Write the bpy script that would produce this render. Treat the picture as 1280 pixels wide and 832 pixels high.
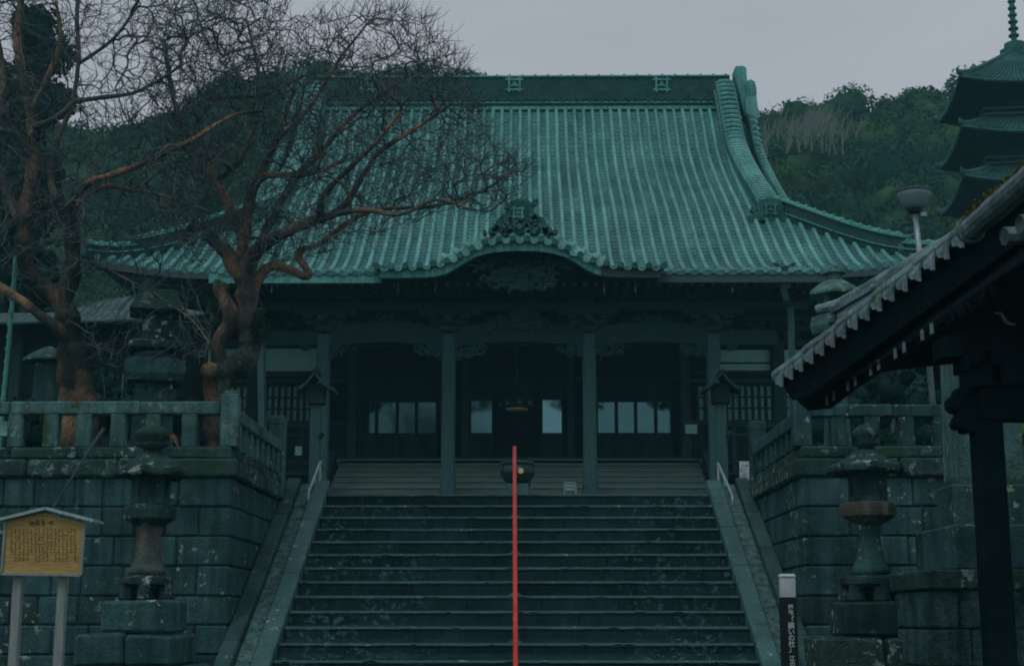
import bpy, math, random
import numpy as np
from mathutils import Vector, Matrix, noise
random.seed(7); np.random.seed(7)
S = bpy.context.scene; COL = S.collection
for o in list(bpy.data.objects): bpy.data.objects.remove(o)

# ---------------- camera, world, sun, exposure ----------------
F = 1866.0; PHI = math.atan(359/1866*1.0); YAW = math.radians(0.51); EYE = 1.5
cd = bpy.data.cameras.new('camera'); cam = bpy.data.objects.new('camera', cd); COL.objects.link(cam)
cam.location = (0, 0, EYE); cam.rotation_euler = (math.pi/2+PHI, 0, YAW)
cd.sensor_width = 36; cd.lens = 36*F/1280; cd.clip_end = 1500; cd.clip_start = 0.1
S.camera = cam
CR = cam.rotation_euler.to_matrix()
SUN_EL, SUN_AZ = math.radians(58), math.radians(205)     # azimuth clockwise from +Y: sun stands behind the viewer, a little left
w = bpy.data.worlds.new('World'); S.world = w; w.use_nodes = True
nt = w.node_tree; nt.nodes.clear()
out = nt.nodes.new('ShaderNodeOutputWorld'); bg = nt.nodes.new('ShaderNodeBackground')
sky = nt.nodes.new('ShaderNodeTexSky'); sky.sky_type = 'NISHITA'; sky.sun_disc = False
sky.sun_elevation = SUN_EL; sky.sun_rotation = SUN_AZ; sky.air_density = 1; sky.dust_density = 3
mix = nt.nodes.new('ShaderNodeMixRGB'); mix.inputs[0].default_value = .9
tc = nt.nodes.new('ShaderNodeTexCoord'); nz = nt.nodes.new('ShaderNodeTexNoise'); nz.inputs['Scale'].default_value = 2.2
mp = nt.nodes.new('ShaderNodeMapping'); mp.inputs['Scale'].default_value = (1, 1, 2.5)
nz.inputs['Detail'].default_value = 3
cr = nt.nodes.new('ShaderNodeValToRGB')
cr.color_ramp.elements[0].position = .25; cr.color_ramp.elements[0].color = (3.7, 3.85, 4.35, 1)
cr.color_ramp.elements[1].position = .75; cr.color_ramp.elements[1].color = (4.85, 5.1, 5.5, 1)
L = nt.links.new
L(tc.outputs['Generated'], mp.inputs[0]); L(mp.outputs[0], nz.inputs[0]); L(nz.outputs[0], cr.inputs[0])
L(sky.outputs[0], mix.inputs[1]); L(cr.outputs[0], mix.inputs[2]); L(mix.outputs[0], bg.inputs[0]); L(bg.outputs[0], out.inputs[0])
bg.inputs[1].default_value = 0.1
sd = bpy.data.lights.new('sun', 'SUN'); sun = bpy.data.objects.new('sun', sd); COL.objects.link(sun)
sd.energy = 0.6; sd.angle = math.radians(25); sd.color = (1, .98, .94)
dirv = Vector((math.sin(SUN_AZ)*math.cos(SUN_EL), math.cos(SUN_AZ)*math.cos(SUN_EL), math.sin(SUN_EL)))
sun.rotation_euler = dirv.to_track_quat('Z', 'Y').to_euler(); sun.location = (0, -10, 40)
S.view_settings.view_transform = 'Standard'; S.view_settings.look = 'None'; S.view_settings.exposure = 0; S.view_settings.gamma = 1
S.cycles.filter_width = 1.9; S.cycles.max_bounces = 5; S.cycles.diffuse_bounces = 3; S.cycles.volume_bounces = 0; S.cycles.transparent_max_bounces = 4

def P(px, py, Y):
    d = CR @ Vector((px-640, -(py-416), -F)); k = Y/d.y
    return Vector((d.x*k, Y, d.z*k+EYE))
def Z(py, Y, px=657): return P(px, py, Y).z
def X(px, Y, py=500): return P(px, py, Y).x

# ---------------- mesh helpers ----------------
W = {}
class MB:
    def __init__(s): s.v = []; s.f = []
    def add(s, vs, fs):
        n = len(s.v); s.v += [tuple(p) for p in vs]; s.f += [tuple(i+n for i in q) for q in fs]; return s
    def box(s, x0, x1, y0, y1, z0, z1, M=None):
        vs = [Vector((x, y, z)) for x in (x0, x1) for y in (y0, y1) for z in (z0, z1)]
        if M: vs = [M @ p for p in vs]
        return s.add(vs, [(0,1,3,2),(4,6,7,5),(0,4,5,1),(2,3,7,6),(0,2,6,4),(1,5,7,3)])
    def cbox(s, x0, x1, y0, y1, z0, z1, c=.02, M=None, jit=0):
        """box with all edges chamfered"""
        c = min(c, abs(x1-x0)*.4, abs(y1-y0)*.4, abs(z1-z0)*.4)
        xs, ys, zs = (x0, x1), (y0, y1), (z0, z1); vs = []; idx = {}
        for i in (0, 1):
            for j in (0, 1):
                for k in (0, 1):
                    q = Vector((xs[i], ys[j], zs[k])); sg = (1-2*i, 1-2*j, 1-2*k)
                    jv = Vector([random.uniform(-jit, jit) for _ in range(3)])
                    for a in range(3):
                        d = Vector((sg[0]*c, sg[1]*c, sg[2]*c)); d[a] = 0
                        idx[i, j, k, a] = len(vs); p = q+d+jv; vs.append(M @ p if M else p)
        fs = []
        for i in (0, 1):   # faces
            q = [idx[i,0,0,0], idx[i,1,0,0], idx[i,1,1,0], idx[i,0,1,0]]; fs.append(tuple(q if i else q[::-1]))
            q = [idx[0,i,0,1], idx[0,i,1,1], idx[1,i,1,1], idx[1,i,0,1]]; fs.append(tuple(q if i else q[::-1]))
            q = [idx[0,0,i,2], idx[1,0,i,2], idx[1,1,i,2], idx[0,1,i,2]]; fs.append(tuple(q if i else q[::-1]))
        for i in (0, 1):
            for j in (0, 1):
                s1 = i ^ j
                q = [idx[i,j,0,0], idx[i,j,1,0], idx[i,j,1,1], idx[i,j,0,1]]; fs.append(tuple(q if s1 else q[::-1]))
                q = [idx[i,0,j,0], idx[i,1,j,0], idx[i,1,j,2], idx[i,0,j,2]]; fs.append(tuple(q[::-1] if s1 else q))
                q = [idx[0,i,j,1], idx[1,i,j,1], idx[1,i,j,2], idx[0,i,j,2]]; fs.append(tuple(q if s1 else q[::-1]))
                for k in (0, 1):
                    q = [idx[i,j,k,0], idx[i,j,k,1], idx[i,j,k,2]]; fs.append(tuple(q if (i+j+k) % 2 else q[::-1]))
        return s.add(vs, fs)
    def tube(s, pts, rs, n=8, cap=True, flat=1.0):
        pts = [Vector(p) for p in pts]
        if not hasattr(rs, '__len__'): rs = [rs]*len(pts)
        ref = None; vs = []; m = len(pts)
        for i, p in enumerate(pts):
            t = (pts[min(i+1, m-1)]-pts[max(i-1, 0)])
            t = t.normalized() if t.length > 1e-9 else Vector((0, 0, 1))
            if ref is None: ref = t.orthogonal().normalized()
            ref = (ref-t*ref.dot(t)); ref = ref.normalized() if ref.length > 1e-6 else t.orthogonal().normalized()
            b = t.cross(ref)
            for k in range(n):
                a = 2*math.pi*k/n; vs.append(p+(ref*math.cos(a)+b*math.sin(a)*flat)*rs[i])
        fs = [(i*n+k, i*n+(k+1) % n, (i+1)*n+(k+1) % n, (i+1)*n+k) for i in range(m-1) for k in range(n)]
        if cap: fs += [tuple(range(n))[::-1], tuple((m-1)*n+k for k in range(n))]
        return s.add(vs, fs)
    def lathe(s, c, prof, n=16, rot=0, sx=1, sy=1, wob=0):
        c = Vector(c); vs = []
        for r, z in prof:
            for k in range(n):
                a = 2*math.pi*k/n+rot; rr = r*(1+wob*noise.noise(Vector((math.cos(a)*2+c.x, math.sin(a)*2+c.y, z*3))))
                vs.append(c+Vector((math.cos(a)*rr*sx, math.sin(a)*rr*sy, z)))
        m = len(prof)
        fs = [(i*n+k, i*n+(k+1) % n, (i+1)*n+(k+1) % n, (i+1)*n+k) for i in range(m-1) for k in range(n)]
        fs += [tuple(range(n))[::-1], tuple((m-1)*n+k for k in range(n))]
        return s.add(vs, fs)
    def prism(s, outline, y0, y1, plane='xz'):
        """outline in x,z (counterclockwise), extruded y0..y1"""
        n = len(outline)
        mk = (lambda a, b, y: (a, y, b)) if plane == 'xz' else ((lambda a, b, y: (y, a, b)) if plane == 'yz' else (lambda a, b, y: (a, b, y)))
        vs = [mk(a, b, y0) for a, b in outline]+[mk(a, b, y1) for a, b in outline]
        return s.add(vs, [tuple(range(n)), tuple(range(n, 2*n))[::-1]]+[(i, i+n, (i+1) % n+n, (i+1) % n) for i in range(n)])
    def sweep(s, path, sec, side=None):
        """path: points; sec: [(u,v)] closed section; u along side vector (default horizontal normal), v up"""
        path = [Vector(p) for p in path]; m = len(path); n = len(sec); vs = []
        for i, p in enumerate(path):
            t = (path[min(i+1, m-1)]-path[max(i-1, 0)]).normalized()
            u = Vector(side) if side else t.cross(Vector((0, 0, 1))).normalized()
            v = u.cross(t).normalized()
            if v.z < 0: v = -v
            for a, b in sec: vs.append(p+u*a+v*b)
        fs = [(i*n+k, i*n+(k+1) % n, (i+1)*n+(k+1) % n, (i+1)*n+k) for i in range(m-1) for k in range(n)]
        fs += [tuple(range(n))[::-1], tuple((m-1)*n+k for k in range(n))]
        return s.add(vs, fs)
    def grid(s, rows):
        n = len(rows[0]); vs = [p for r in rows for p in r]
        return s.add(vs, [(i*n+k, i*n+k+1, (i+1)*n+k+1, (i+1)*n+k) for i in range(len(rows)-1) for k in range(n-1)])
    def build(s, name, mat, parent=None, label=None, smooth=False, kind=None, cat=None, group=None, base=None):
        me = bpy.data.meshes.new(name)
        v = np.array(s.v, dtype=float)
        if parent is not None: org = W[parent.name]
        elif base is not None: org = Vector(base)
        else: org = Vector(((v[:,0].min()+v[:,0].max())/2, (v[:,1].min()+v[:,1].max())/2, v[:,2].min()))
        v = v-np.array(org)
        me.from_pydata(v.tolist(), [], s.f); me.update()
        if smooth: me.polygons.foreach_set('use_smooth', [True]*len(me.polygons))
        me.materials.append(mat)
        o = bpy.data.objects.new(name, me); COL.objects.link(o)
        if parent is not None: o.parent = parent; W[o.name] = org
        else: o.location = org; W[o.name] = org
        tag(o, label, cat, group, kind); return o
def tag(o, label=None, cat=None, group=None, kind=None):
    for k, x in (('label', label), ('category', cat), ('group', group), ('kind', kind)):
        if x: o[k] = x
def thing(name, label, cat, loc=(0, 0, 0), group=None, rz=0):
    o = bpy.data.objects.new(name, None); o.empty_display_size = .2; COL.objects.link(o)
    o.location = loc; o.rotation_euler = (0, 0, rz); tag(o, label, cat, group); W[o.name] = Vector(loc); return o
def dup(root, loc, rz=None, label=None, group=None, scale=None):
    def rec(o, par):
        c = o.copy(); COL.objects.link(c); c.parent = par
        for ch in list(o.children): rec(ch, c)
        return c
    r = rec(root, None); r.location = loc; W[r.name] = Vector(loc)
    if rz is not None: r.rotation_euler = (0, 0, rz)
    if scale: r.scale = scale
    if label: r['label'] = label
    if group: r['group'] = group
    return r

# ---------------- materials ----------------
def mat(name, c1, c2, scale=3, rough=.8, bump=.3, rand=.0, moss=0, mosscol=(.035,.075,.025), lichen=0, lcol=(.28,.38,.34), streak=0, fine=0,
        grain=None, spec=.08, metal=0, dist=.03, wave=None, sscale=(6, 6, .5), bands=False):
    m = bpy.data.materials.new(name); m.use_nodes = True; t = m.node_tree; N = t.nodes; b = N['Principled BSDF']; K = t.links.new
    geo = N.new('ShaderNodeNewGeometry')
    pos = geo.outputs['Position']
    mp = N.new('ShaderNodeMapping'); K(pos, mp.inputs[0]); mp.inputs['Scale'].default_value = grain or (1, 1, 1)
    n1 = N.new('ShaderNodeTexNoise'); n1.inputs['Scale'].default_value = scale; n1.inputs['Detail'].default_value = 6; n1.inputs['Roughness'].default_value = .6; K(mp.outputs[0], n1.inputs[0])
    r1 = N.new('ShaderNodeValToRGB'); r1.color_ramp.elements[0].position = .35 if not name.startswith('bark') else .48; r1.color_ramp.elements[1].position = .65
    r1.color_ramp.elements[0].color = (*c1, 1); r1.color_ramp.elements[1].color = (*c2, 1); K(n1.outputs[0], r1.inputs[0])
    colr = r1.outputs[0]
    def mixc(fac, a, bcol, mode='MIX'):
        x = N.new('ShaderNodeMixRGB'); x.blend_type = mode
        if hasattr(fac, 'links'): K(fac, x.inputs[0])
        else: x.inputs[0].default_value = fac
        if hasattr(a, 'links'): K(a, x.inputs[1])
        else: x.inputs[1].default_value = (*a, 1)
        if hasattr(bcol, 'links'): K(bcol, x.inputs[2])
        else: x.inputs[2].default_value = (*bcol, 1)
        return x.outputs[0]
    def ramp(src, lo, hi, v0=0, v1=1):
        x = N.new('ShaderNodeMapRange'); K(src, x.inputs[0]); x.inputs[1].default_value = lo; x.inputs[2].default_value = hi
        x.inputs[3].default_value = v0; x.inputs[4].default_value = v1; return x.outputs[0]
    def mul(a, bb):
        x = N.new('ShaderNodeMath'); x.operation = 'MULTIPLY'; K(a, x.inputs[0])
        if hasattr(bb, 'links'): K(bb, x.inputs[1])
        else: x.inputs[1].default_value = bb
        return x.outputs[0]
    n2 = N.new('ShaderNodeTexNoise'); n2.inputs['Scale'].default_value = 45 if not fine else fine; n2.inputs['Detail'].default_value = 3; K(mp.outputs[0], n2.inputs[0])
    colr = mixc(1, colr, ramp(n2.outputs[0], .3, .7, .72, 1.25), 'MULTIPLY')
    if rand:
        oi = N.new('ShaderNodeObjectInfo'); colr = mixc(1, colr, ramp(oi.outputs['Random'], 0, 1, 1-rand, 1+rand), 'MULTIPLY')
    if streak:
        mp2 = N.new('ShaderNodeMapping'); K(pos, mp2.inputs[0]); mp2.inputs['Scale'].default_value = sscale
        n3 = N.new('ShaderNodeTexNoise'); n3.inputs['Scale'].default_value = 1.5; n3.inputs['Detail'].default_value = 5; K(mp2.outputs[0], n3.inputs[0])
        colr = mixc(1, colr, ramp(n3.outputs[0], .35, .65, 1-streak, 1+streak*.5), 'MULTIPLY')
    if moss:
        n4 = N.new('ShaderNodeTexNoise'); n4.inputs['Scale'].default_value = 2.3; n4.inputs['Detail'].default_value = 8; n4.inputs['Roughness'].default_value = .7; K(pos, n4.inputs[0])
        colr = mixc(ramp(n4.outputs[0], .62-.3*moss, .75-.3*moss), colr, mosscol)
    if lichen:
        n5 = N.new('ShaderNodeTexNoise'); n5.inputs['Scale'].default_value = 9; n5.inputs['Detail'].default_value = 5; n5.inputs['Roughness'].default_value = .65; K(pos, n5.inputs[0])
        n6 = N.new('ShaderNodeTexNoise'); n6.inputs['Scale'].default_value = 1.3; K(pos, n6.inputs[0])
        lm = mul(ramp(n5.outputs[0], .64-.1*lichen, .67-.1*lichen), ramp(n6.outputs[0], .45, .6))
        if bands:   # growth keeps to two worn strips of the stairs
            sp_ = N.new('ShaderNodeSeparateXYZ'); K(pos, sp_.inputs[0]); n5.inputs['Scale'].default_value = 13
            ab = N.new('ShaderNodeMath'); ab.operation = 'ABSOLUTE'; K(sp_.outputs[0], ab.inputs[0])
            lm = mul(ramp(n5.outputs[0], .56, .6), mul(ramp(ab.outputs[0], .9, 1.9), ramp(n6.outputs[0], .42, .52)))
        colr = mixc(lm, colr, lcol)
    K(colr, b.inputs['Base Color']); b.inputs['Roughness'].default_value = rough; b.inputs['Metallic'].default_value = metal
    b.inputs['Specular IOR Level'].default_value = spec
    if bump:
        bp = N.new('ShaderNodeBump'); bp.inputs['Strength'].default_value = bump; bp.inputs['Distance'].default_value = dist
        add = N.new('ShaderNodeMath'); add.operation = 'ADD'; K(n1.outputs[0], add.inputs[0]); K(n2.outputs[0], add.inputs[1]); src = add.outputs[0]
        if wave:
            wv = N.new('ShaderNodeTexWave'); wv.bands_direction = wave[0]; wv.inputs['Scale'].default_value = wave[1]; wv.inputs['Distortion'].default_value = .4; K(pos, wv.inputs[0])
            a2 = N.new('ShaderNodeMath'); a2.operation = 'ADD'; K(src, a2.inputs[0]); K(wv.outputs[1], a2.inputs[1]); src = a2.outputs[0]
            colr2 = mixc(1, colr, ramp(wv.outputs[1], 0, 1, .75, 1.15), 'MULTIPLY'); K(colr2, b.inputs['Base Color'])
        K(src, bp.inputs['Height']); K(bp.outputs[0], b.inputs['Normal'])
    return m
M = {}
M['stone'] = mat('stone', (.023,.066,.071), (.047,.115,.118), 2.5, .85, .5, rand=.25, moss=.2, lichen=.35, streak=.35, mosscol=(.035,.09,.05))
M['stone_dark'] = mat('stone_dark', (.014,.038,.042), (.035,.08,.084), 2.5, .85, .6, rand=.2, moss=.2, lichen=.7, streak=.3)
M['stone_moss'] = mat('stone_moss', (.022,.055,.053), (.055,.11,.102), 3, .9, .9, rand=.15, moss=.5, mosscol=(.025,.07,.045), lichen=.8, streak=.3)
M['stone_light'] = mat('stone_light', (.05,.125,.12), (.095,.2,.19), 3, .85, .5, rand=.15, moss=.3, lichen=.5, streak=.25)
M['stone_rust'] = mat('stone_rust', (.05,.08,.075), (.15,.125,.1), 3, .85, .5, rand=.1, moss=.35, mosscol=(.04,.1,.09), streak=.4)
M['riser'] = mat('riser', (.009,.03,.035), (.018,.048,.053), 1.6, .6, .4, rand=.22, lichen=.75, lcol=(.06,.14,.14), streak=.2, spec=.04, bands=True)
M['ramp'] = mat('ramp', (.038,.1,.103), (.07,.152,.152), 2, .7, .4, rand=.12, lichen=.3, streak=0)
M['ramp_dark'] = mat('ramp_dark', (.022,.058,.062), (.045,.1,.1), 2, .8, .5, rand=.15, moss=.3, lichen=.3)
M['rubble'] = mat('rubble', (.05,.13,.13), (.17,.31,.3), 9, .8, 1, moss=.1, dist=.08)
M['rough_pale'] = mat('rough_pale', (.05,.13,.13), (.14,.29,.28), 5, .85, 1.2, rand=.2, moss=.2, streak=.4, dist=.08)
M['soil'] = mat('soil', (.02,.04,.035), (.05,.08,.065), 3, .95, .8, moss=.4)
M['paving'] = mat('paving', (.06,.11,.11), (.09,.15,.15), 2, .8, .3)
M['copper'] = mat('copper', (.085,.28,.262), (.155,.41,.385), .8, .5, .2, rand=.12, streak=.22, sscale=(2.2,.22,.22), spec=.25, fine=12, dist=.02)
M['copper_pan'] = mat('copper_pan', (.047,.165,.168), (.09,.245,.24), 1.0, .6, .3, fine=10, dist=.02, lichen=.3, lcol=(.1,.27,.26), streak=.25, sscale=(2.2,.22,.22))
M['copper_dark'] = mat('copper_dark', (.02,.085,.078), (.05,.16,.145), 2.5, .65, .5, fine=14, rand=.1)
M['copper_ridge'] = mat('copper_ridge', (.017,.06,.056), (.03,.092,.085), 2, .7, .3, fine=14, wave=('Z', 4.2), dist=.02)
M['copper_trim'] = mat('copper_trim', (.075,.28,.255), (.13,.38,.35), 2.5, .5, .2, streak=.3, fine=20)
M['fascia_brown'] = mat('fascia_brown', (.05,.085,.085), (.08,.115,.11), 3, .7, .2, grain=(1,6,12))
M['wood_dark'] = mat('wood_dark', (.012,.026,.028), (.024,.043,.045), 3, .8, .4, grain=(1,1,1), rand=.3, fine=30)
M['wood_mid'] = mat('wood_mid', (.018,.045,.05), (.034,.072,.076), 3, .75, .4, grain=(8,8,.6), rand=.15)
M['wood_col'] = mat('wood_col', (.034,.098,.102), (.06,.14,.142), 3, .7, .4, grain=(10,10,.5), rand=.1)
M['wood_floor'] = mat('wood_floor', (.1,.185,.175), (.19,.24,.2), 2, .7, .4, grain=(.6,8,8), rand=.2)
M['carving'] = mat('carving', (.02,.052,.055), (.042,.092,.092), 9, .8, .8, rand=.1)
M['shoe'] = mat('shoe', (.03,.085,.085), (.05,.12,.12), 6, .5, .2, metal=.3)
M['plaster'] = mat('plaster', (.33,.68,.62), (.38,.74,.68), 1.5, .9, .1)
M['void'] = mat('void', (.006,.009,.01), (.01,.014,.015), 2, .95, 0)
M['red'] = mat('red', (.5,.035,.025), (.66,.065,.045), 5, .5, .08, fine=40, spec=.2, streak=.2, sscale=(30,1.5,1.5))
M['bronze'] = mat('bronze', (.02,.045,.045), (.04,.075,.07), 6, .35, .2, metal=.6)
M['gold'] = mat('gold', (.6,.45,.16), (.75,.6,.26), 6, .4, .1, spec=.5)
M['steel'] = mat('steel', (.2,.3,.32), (.3,.4,.42), 6, .4, 0, metal=.5)
M['white'] = mat('white', (.36,.45,.48), (.46,.54,.57), 4, .5, .02, fine=3)
M['black'] = mat('black', (.012,.014,.016), (.02,.024,.026), 4, .4, .05)
M['tile'] = mat('tile', (.085,.15,.17), (.2,.3,.32), 5, .5, .4, rand=.2, moss=.15, lichen=.5, fine=25)
M['tile_red'] = mat('tile_red', (.12,.15,.165), (.19,.2,.21), 5, .6, .3)
M['pav_wood'] = mat('pav_wood', (.003,.011,.014), (.007,.018,.021), 4, .95, .3, spec=0.02)
M['pav_tip'] = mat('pav_tip', (.12,.2,.2), (.18,.26,.26), 6, .7, .1)
M['yellow_moss'] = mat('yellow_moss', (.07,.08,.015), (.16,.14,.025), 12, .95, 1)
M['board'] = mat('board', (.37,.27,.1), (.47,.345,.13), 2.2, .7, .15, grain=(.5,1,5), fine=20)
M['ink'] = mat('ink', (.17,.12,.05), (.22,.155,.065), 8, .8, 0)
M['post_wood'] = mat('post_wood', (.2,.27,.25), (.3,.36,.33), 4, .8, .3, grain=(10,10,1))
M['metal_sheet'] = mat('metal_sheet', (.3,.42,.44), (.42,.52,.54), 3, .4, .1, metal=.3)
M['leaf'] = mat('leaf', (.012,.04,.03), (.035,.09,.05), .35, .9, 0, rand=.2, fine=3)
M['leaf_far'] = mat('leaf_far', (.008,.05,.038), (.05,.11,.03), .16, .95, 0, fine=1.2)
M['leaf_dark'] = mat('leaf_dark', (.006,.025,.022), (.012,.045,.035), 1, .9, 0, fine=6)
M['leaf_yellow'] = mat('leaf_yellow', (.03,.09,.02), (.1,.17,.03), 2, .8, 0, fine=8)  # yellow-green foliage colour of the right-hand shrub
M['hillsoil'] = mat('hillsoil', (.01,.03,.022), (.02,.045,.03), .2, .95, 0)
M['bare_far'] = mat('bare_far', (.13,.17,.15), (.21,.22,.19), 2, .9, 0)
M['bark'] = mat('bark', (.06,.075,.07), (.4,.25,.15), 1.9, .8, 1, grain=(1,1,.45), lichen=.3, lcol=(.13,.17,.15), fine=30, moss=.3, mosscol=(.05,.07,.05), dist=.04)
M['bark_branch'] = mat('bark_branch', (.065,.095,.095), (.3,.19,.125), 1.5, .75, .6, fine=30)
M['bark_twig'] = mat('bark_twig', (.065,.1,.105), (.14,.165,.165), 1.2, .85, 0, fine=8)
M['pagoda_roof'] = mat('pagoda_roof', (.02,.085,.085), (.05,.15,.145), 1.5, .6, .3, fine=8)
M['pagoda_wood'] = mat('pagoda_wood', (.004,.018,.02), (.009,.032,.034), 2, .85, .2)
M['bark_dark'] = mat('bark_dark', (.026,.04,.039), (.2,.135,.085), 2.0, .85, 1, grain=(1,1,.45), fine=30, moss=.3, mosscol=(.04,.06,.045), dist=.04)
M['greenpole'] = mat('greenpole', (.07,.3,.24), (.13,.4,.33), 5, .6, .1, grain=(1,1,4))
M['roof_grey'] = mat('roof_grey', (.045,.085,.09), (.09,.14,.145), 4, .8, .3, wave=('X', 1.5))
def glass(name, col, rough):
    m = bpy.data.materials.new(name); m.use_nodes = True; b = m.node_tree.nodes['Principled BSDF']
    b.inputs['Base Color'].default_value = (*col, 1); b.inputs['Metallic'].default_value = .92; b.inputs['Roughness'].default_value = rough
    return m
M['glass'] = glass('glass', (.065,.165,.172), .05)
M['glass_pale'] = glass('glass_pale', (.14,.31,.33), .08)
# ================= THE SETTING: ground, plaza, terraces, stairs =================
YT = 23.2; YF = 19.1; RISE = .2; RUN = .385
ZP = Z(617.6, YT)                       # plaza level
SX = -.118                              # stair axis
XL = P(290, 600, YF).x; XR = P(1000.5, 600, YF).x
ZT = Z(557, YF)                         # terrace top
MB().add([(-108,-60,0),(108,-60,0),(108,213,0),(-108,213,0)], [(0,1,2,3)]).build('ground', M['soil'], kind='structure', base=(0,0,0))
MB().box(-3.6, 3.4, YT+.35, 90, .05, ZP-.01).build('plaza', M['paving'], kind='structure')
MB().box(-60, XL-.25, YF+.35, 90, .05, ZT-.25).build('terrace_ground', M['soil'], kind='structure')
MB().box(XR+.25, 60, YF+.35, 90, .05, ZT-.25).build('terrace_ground', M['soil'], kind='structure')

st = thing('stone_staircase', 'broad dark stone staircase rising to the hall between two sloping stone ramps', 'staircase', (SX, YT-4, 0))
nst = int(ZP/RISE)+1
for i in range(nst):
    z1 = ZP-i*RISE; y0 = YT-i*RUN
    if z1 < .05: break
    x = SX-2.96; first = True
    while x < SX+2.94:
        L_ = random.uniform(.95, 1.7)
        if first: L_ = random.uniform(.5, 1.6); first = False
        x1 = min(x+L_, SX+2.955)
        if SX+2.955-x1 < .35: x1 = SX+2.955
        dz = random.uniform(-.004, .004); dy = random.uniform(-.006, .006)
        g = .004; m = MB(); ya = y0+dy; yb = y0+RUN+.12; zb = z1-RISE-.03; zt = z1+dz
        # section with a worn sloping nosing that catches the sky
        sec = [(ya+.012, zb), (ya+.012, zt-.045), (ya, zt-.035), (ya+.018, zt-.006), (ya+.04, zt), (yb, zt), (yb, zb)]
        m.prism(sec, x+g, x1-g, 'yz'); m.build('step_slab', M['riser'], st)
        x = x1
MB().prism([(YT-nst*RUN+.3, 0), (YT+.3, ZP-.25), (YT+.3, 0)], SX-2.95, SX+2.95, 'yz').build('stair_core', M['riser'], st)
# worn lip along each step; its paler colour paints in sky light on the edge
lip_skylit = mat('lip', (.028,.082,.088), (.052,.122,.126), 5, .6, .4, lichen=.2)
for i in range(nst-1):
    z1 = ZP-i*RISE; y0 = YT-i*RUN; m = MB(); rows = []; chips = [(random.uniform(-2.9, 2.7), random.uniform(.02, .07), random.uniform(.006, .02)) for _ in range(7)]
    for k in range(161):
        x = SX-2.95+5.9*k/160; q = noise.noise(Vector((x*2.2, i*7.1, 0)))*.007+noise.noise(Vector((x*11, i*3.1, 0)))*.004+sum(d_ for c_, w_, d_ in chips if abs(x-SX-c_) < w_)
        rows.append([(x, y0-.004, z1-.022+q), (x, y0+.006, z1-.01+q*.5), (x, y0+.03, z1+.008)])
    m.grid([[r[j] for r in rows] for j in range(3)]); m.build('step_edge', lip_skylit, st)

# ramps and channels beside the stairs
def slope_slab(x0, x1, dz, th, name, parent, mt, t0=-.45, t1=None, seg=1.0, jit=.0, c=.015):
    ang = math.atan2(RISE, RUN); t1 = t1 if t1 is not None else (ZP/math.sin(ang))
    t = t0
    while t < t1:
        L_ = seg*random.uniform(.85, 1.25); e = min(t+L_, t1)
        o = Vector((0, YT, ZP)); Mx = Matrix.Translation(o) @ Matrix.Rotation(ang, 4, 'X')
        m = MB(); m.cbox(x0, x1, -e+.004, -t-.004, dz-th+random.uniform(-jit, jit), dz+random.uniform(-jit, jit), c, Mx); m.build(name, mt, parent); t = e
for sgn, xe, lab in ((-1, XL, 'sloping stone ramp with a rough gutter, left of the stairs'), (1, XR, 'sloping stone ramp with a rough gutter, right of the stairs')):
    r = thing('stair_ramp', lab, 'ramp', (SX+sgn*3.3, YT-4, 0), group='ramps flanking the stairs')
    def xx(a, b): return (SX+a, SX+b) if sgn > 0 else (SX-b, SX-a)
    xo = abs(xe-SX)
    slope_slab(*xx(2.965, 3.2), .06, .5, 'ramp_slab', r, M['ramp'], seg=1.5)
    slope_slab(*xx(3.205, 3.42), -.0, .3, 'gutter_stone', r, M['rubble'], seg=1.1, jit=.008, c=.02)
    slope_slab(*xx(3.425, xo-.01), .10, .5, 'outer_slab', r, M['ramp_dark'], seg=1.3)

# ---- stone block terraces ----
YJ = [596, 633, 670, 707, 744.5, 781, 818]
ZJ = [Z(y, YF) for y in YJ]; h = ZJ[-2]-ZJ[-1]
while ZJ[-1] > .1: ZJ.append(ZJ[-1]-h)
def block_wall(root, axis, a0, a1, face, inward, lens, mt, dark_mt, corner_at=None):
    """axis 'x': runs a0..a1 in x with its face at y=face; axis 'y': runs a0..a1 in y with its face at x=face"""
    for r in range(len(ZJ)-1):
        z1, z0 = ZJ[r], max(ZJ[r+1], 0); a = a0; k = 0
        while a < a1-.02:
            L_ = random.uniform(*lens)
            if k == 0: L_ = lens[1]*random.choice((1.25, .9)) if r % 2 == 0 else lens[1]*.75
            b = min(a+L_, a1)
            if a1-b < lens[0]*.5: b = a1
            dp = random.uniform(-.008, .012); g = .006; mm = dark_mt if (r >= 4 and random.random() < .6) else mt
            m = MB()
            if axis == 'x': m.cbox(-b+g if inward[0] else a+g, -a-g if inward[0] else b-g, face-dp, face+.32, z0+g, z1-g, .022, jit=.004)
            else: m.cbox(min(face+dp*inward[1], face-.3*inward[1]), max(face+dp*inward[1], face-.3*inward[1]), a+g, b-g, z0+g, z1-g, .022, jit=.004)
            m.build('stone_block', mm, root); a = b; k += 1
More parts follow.
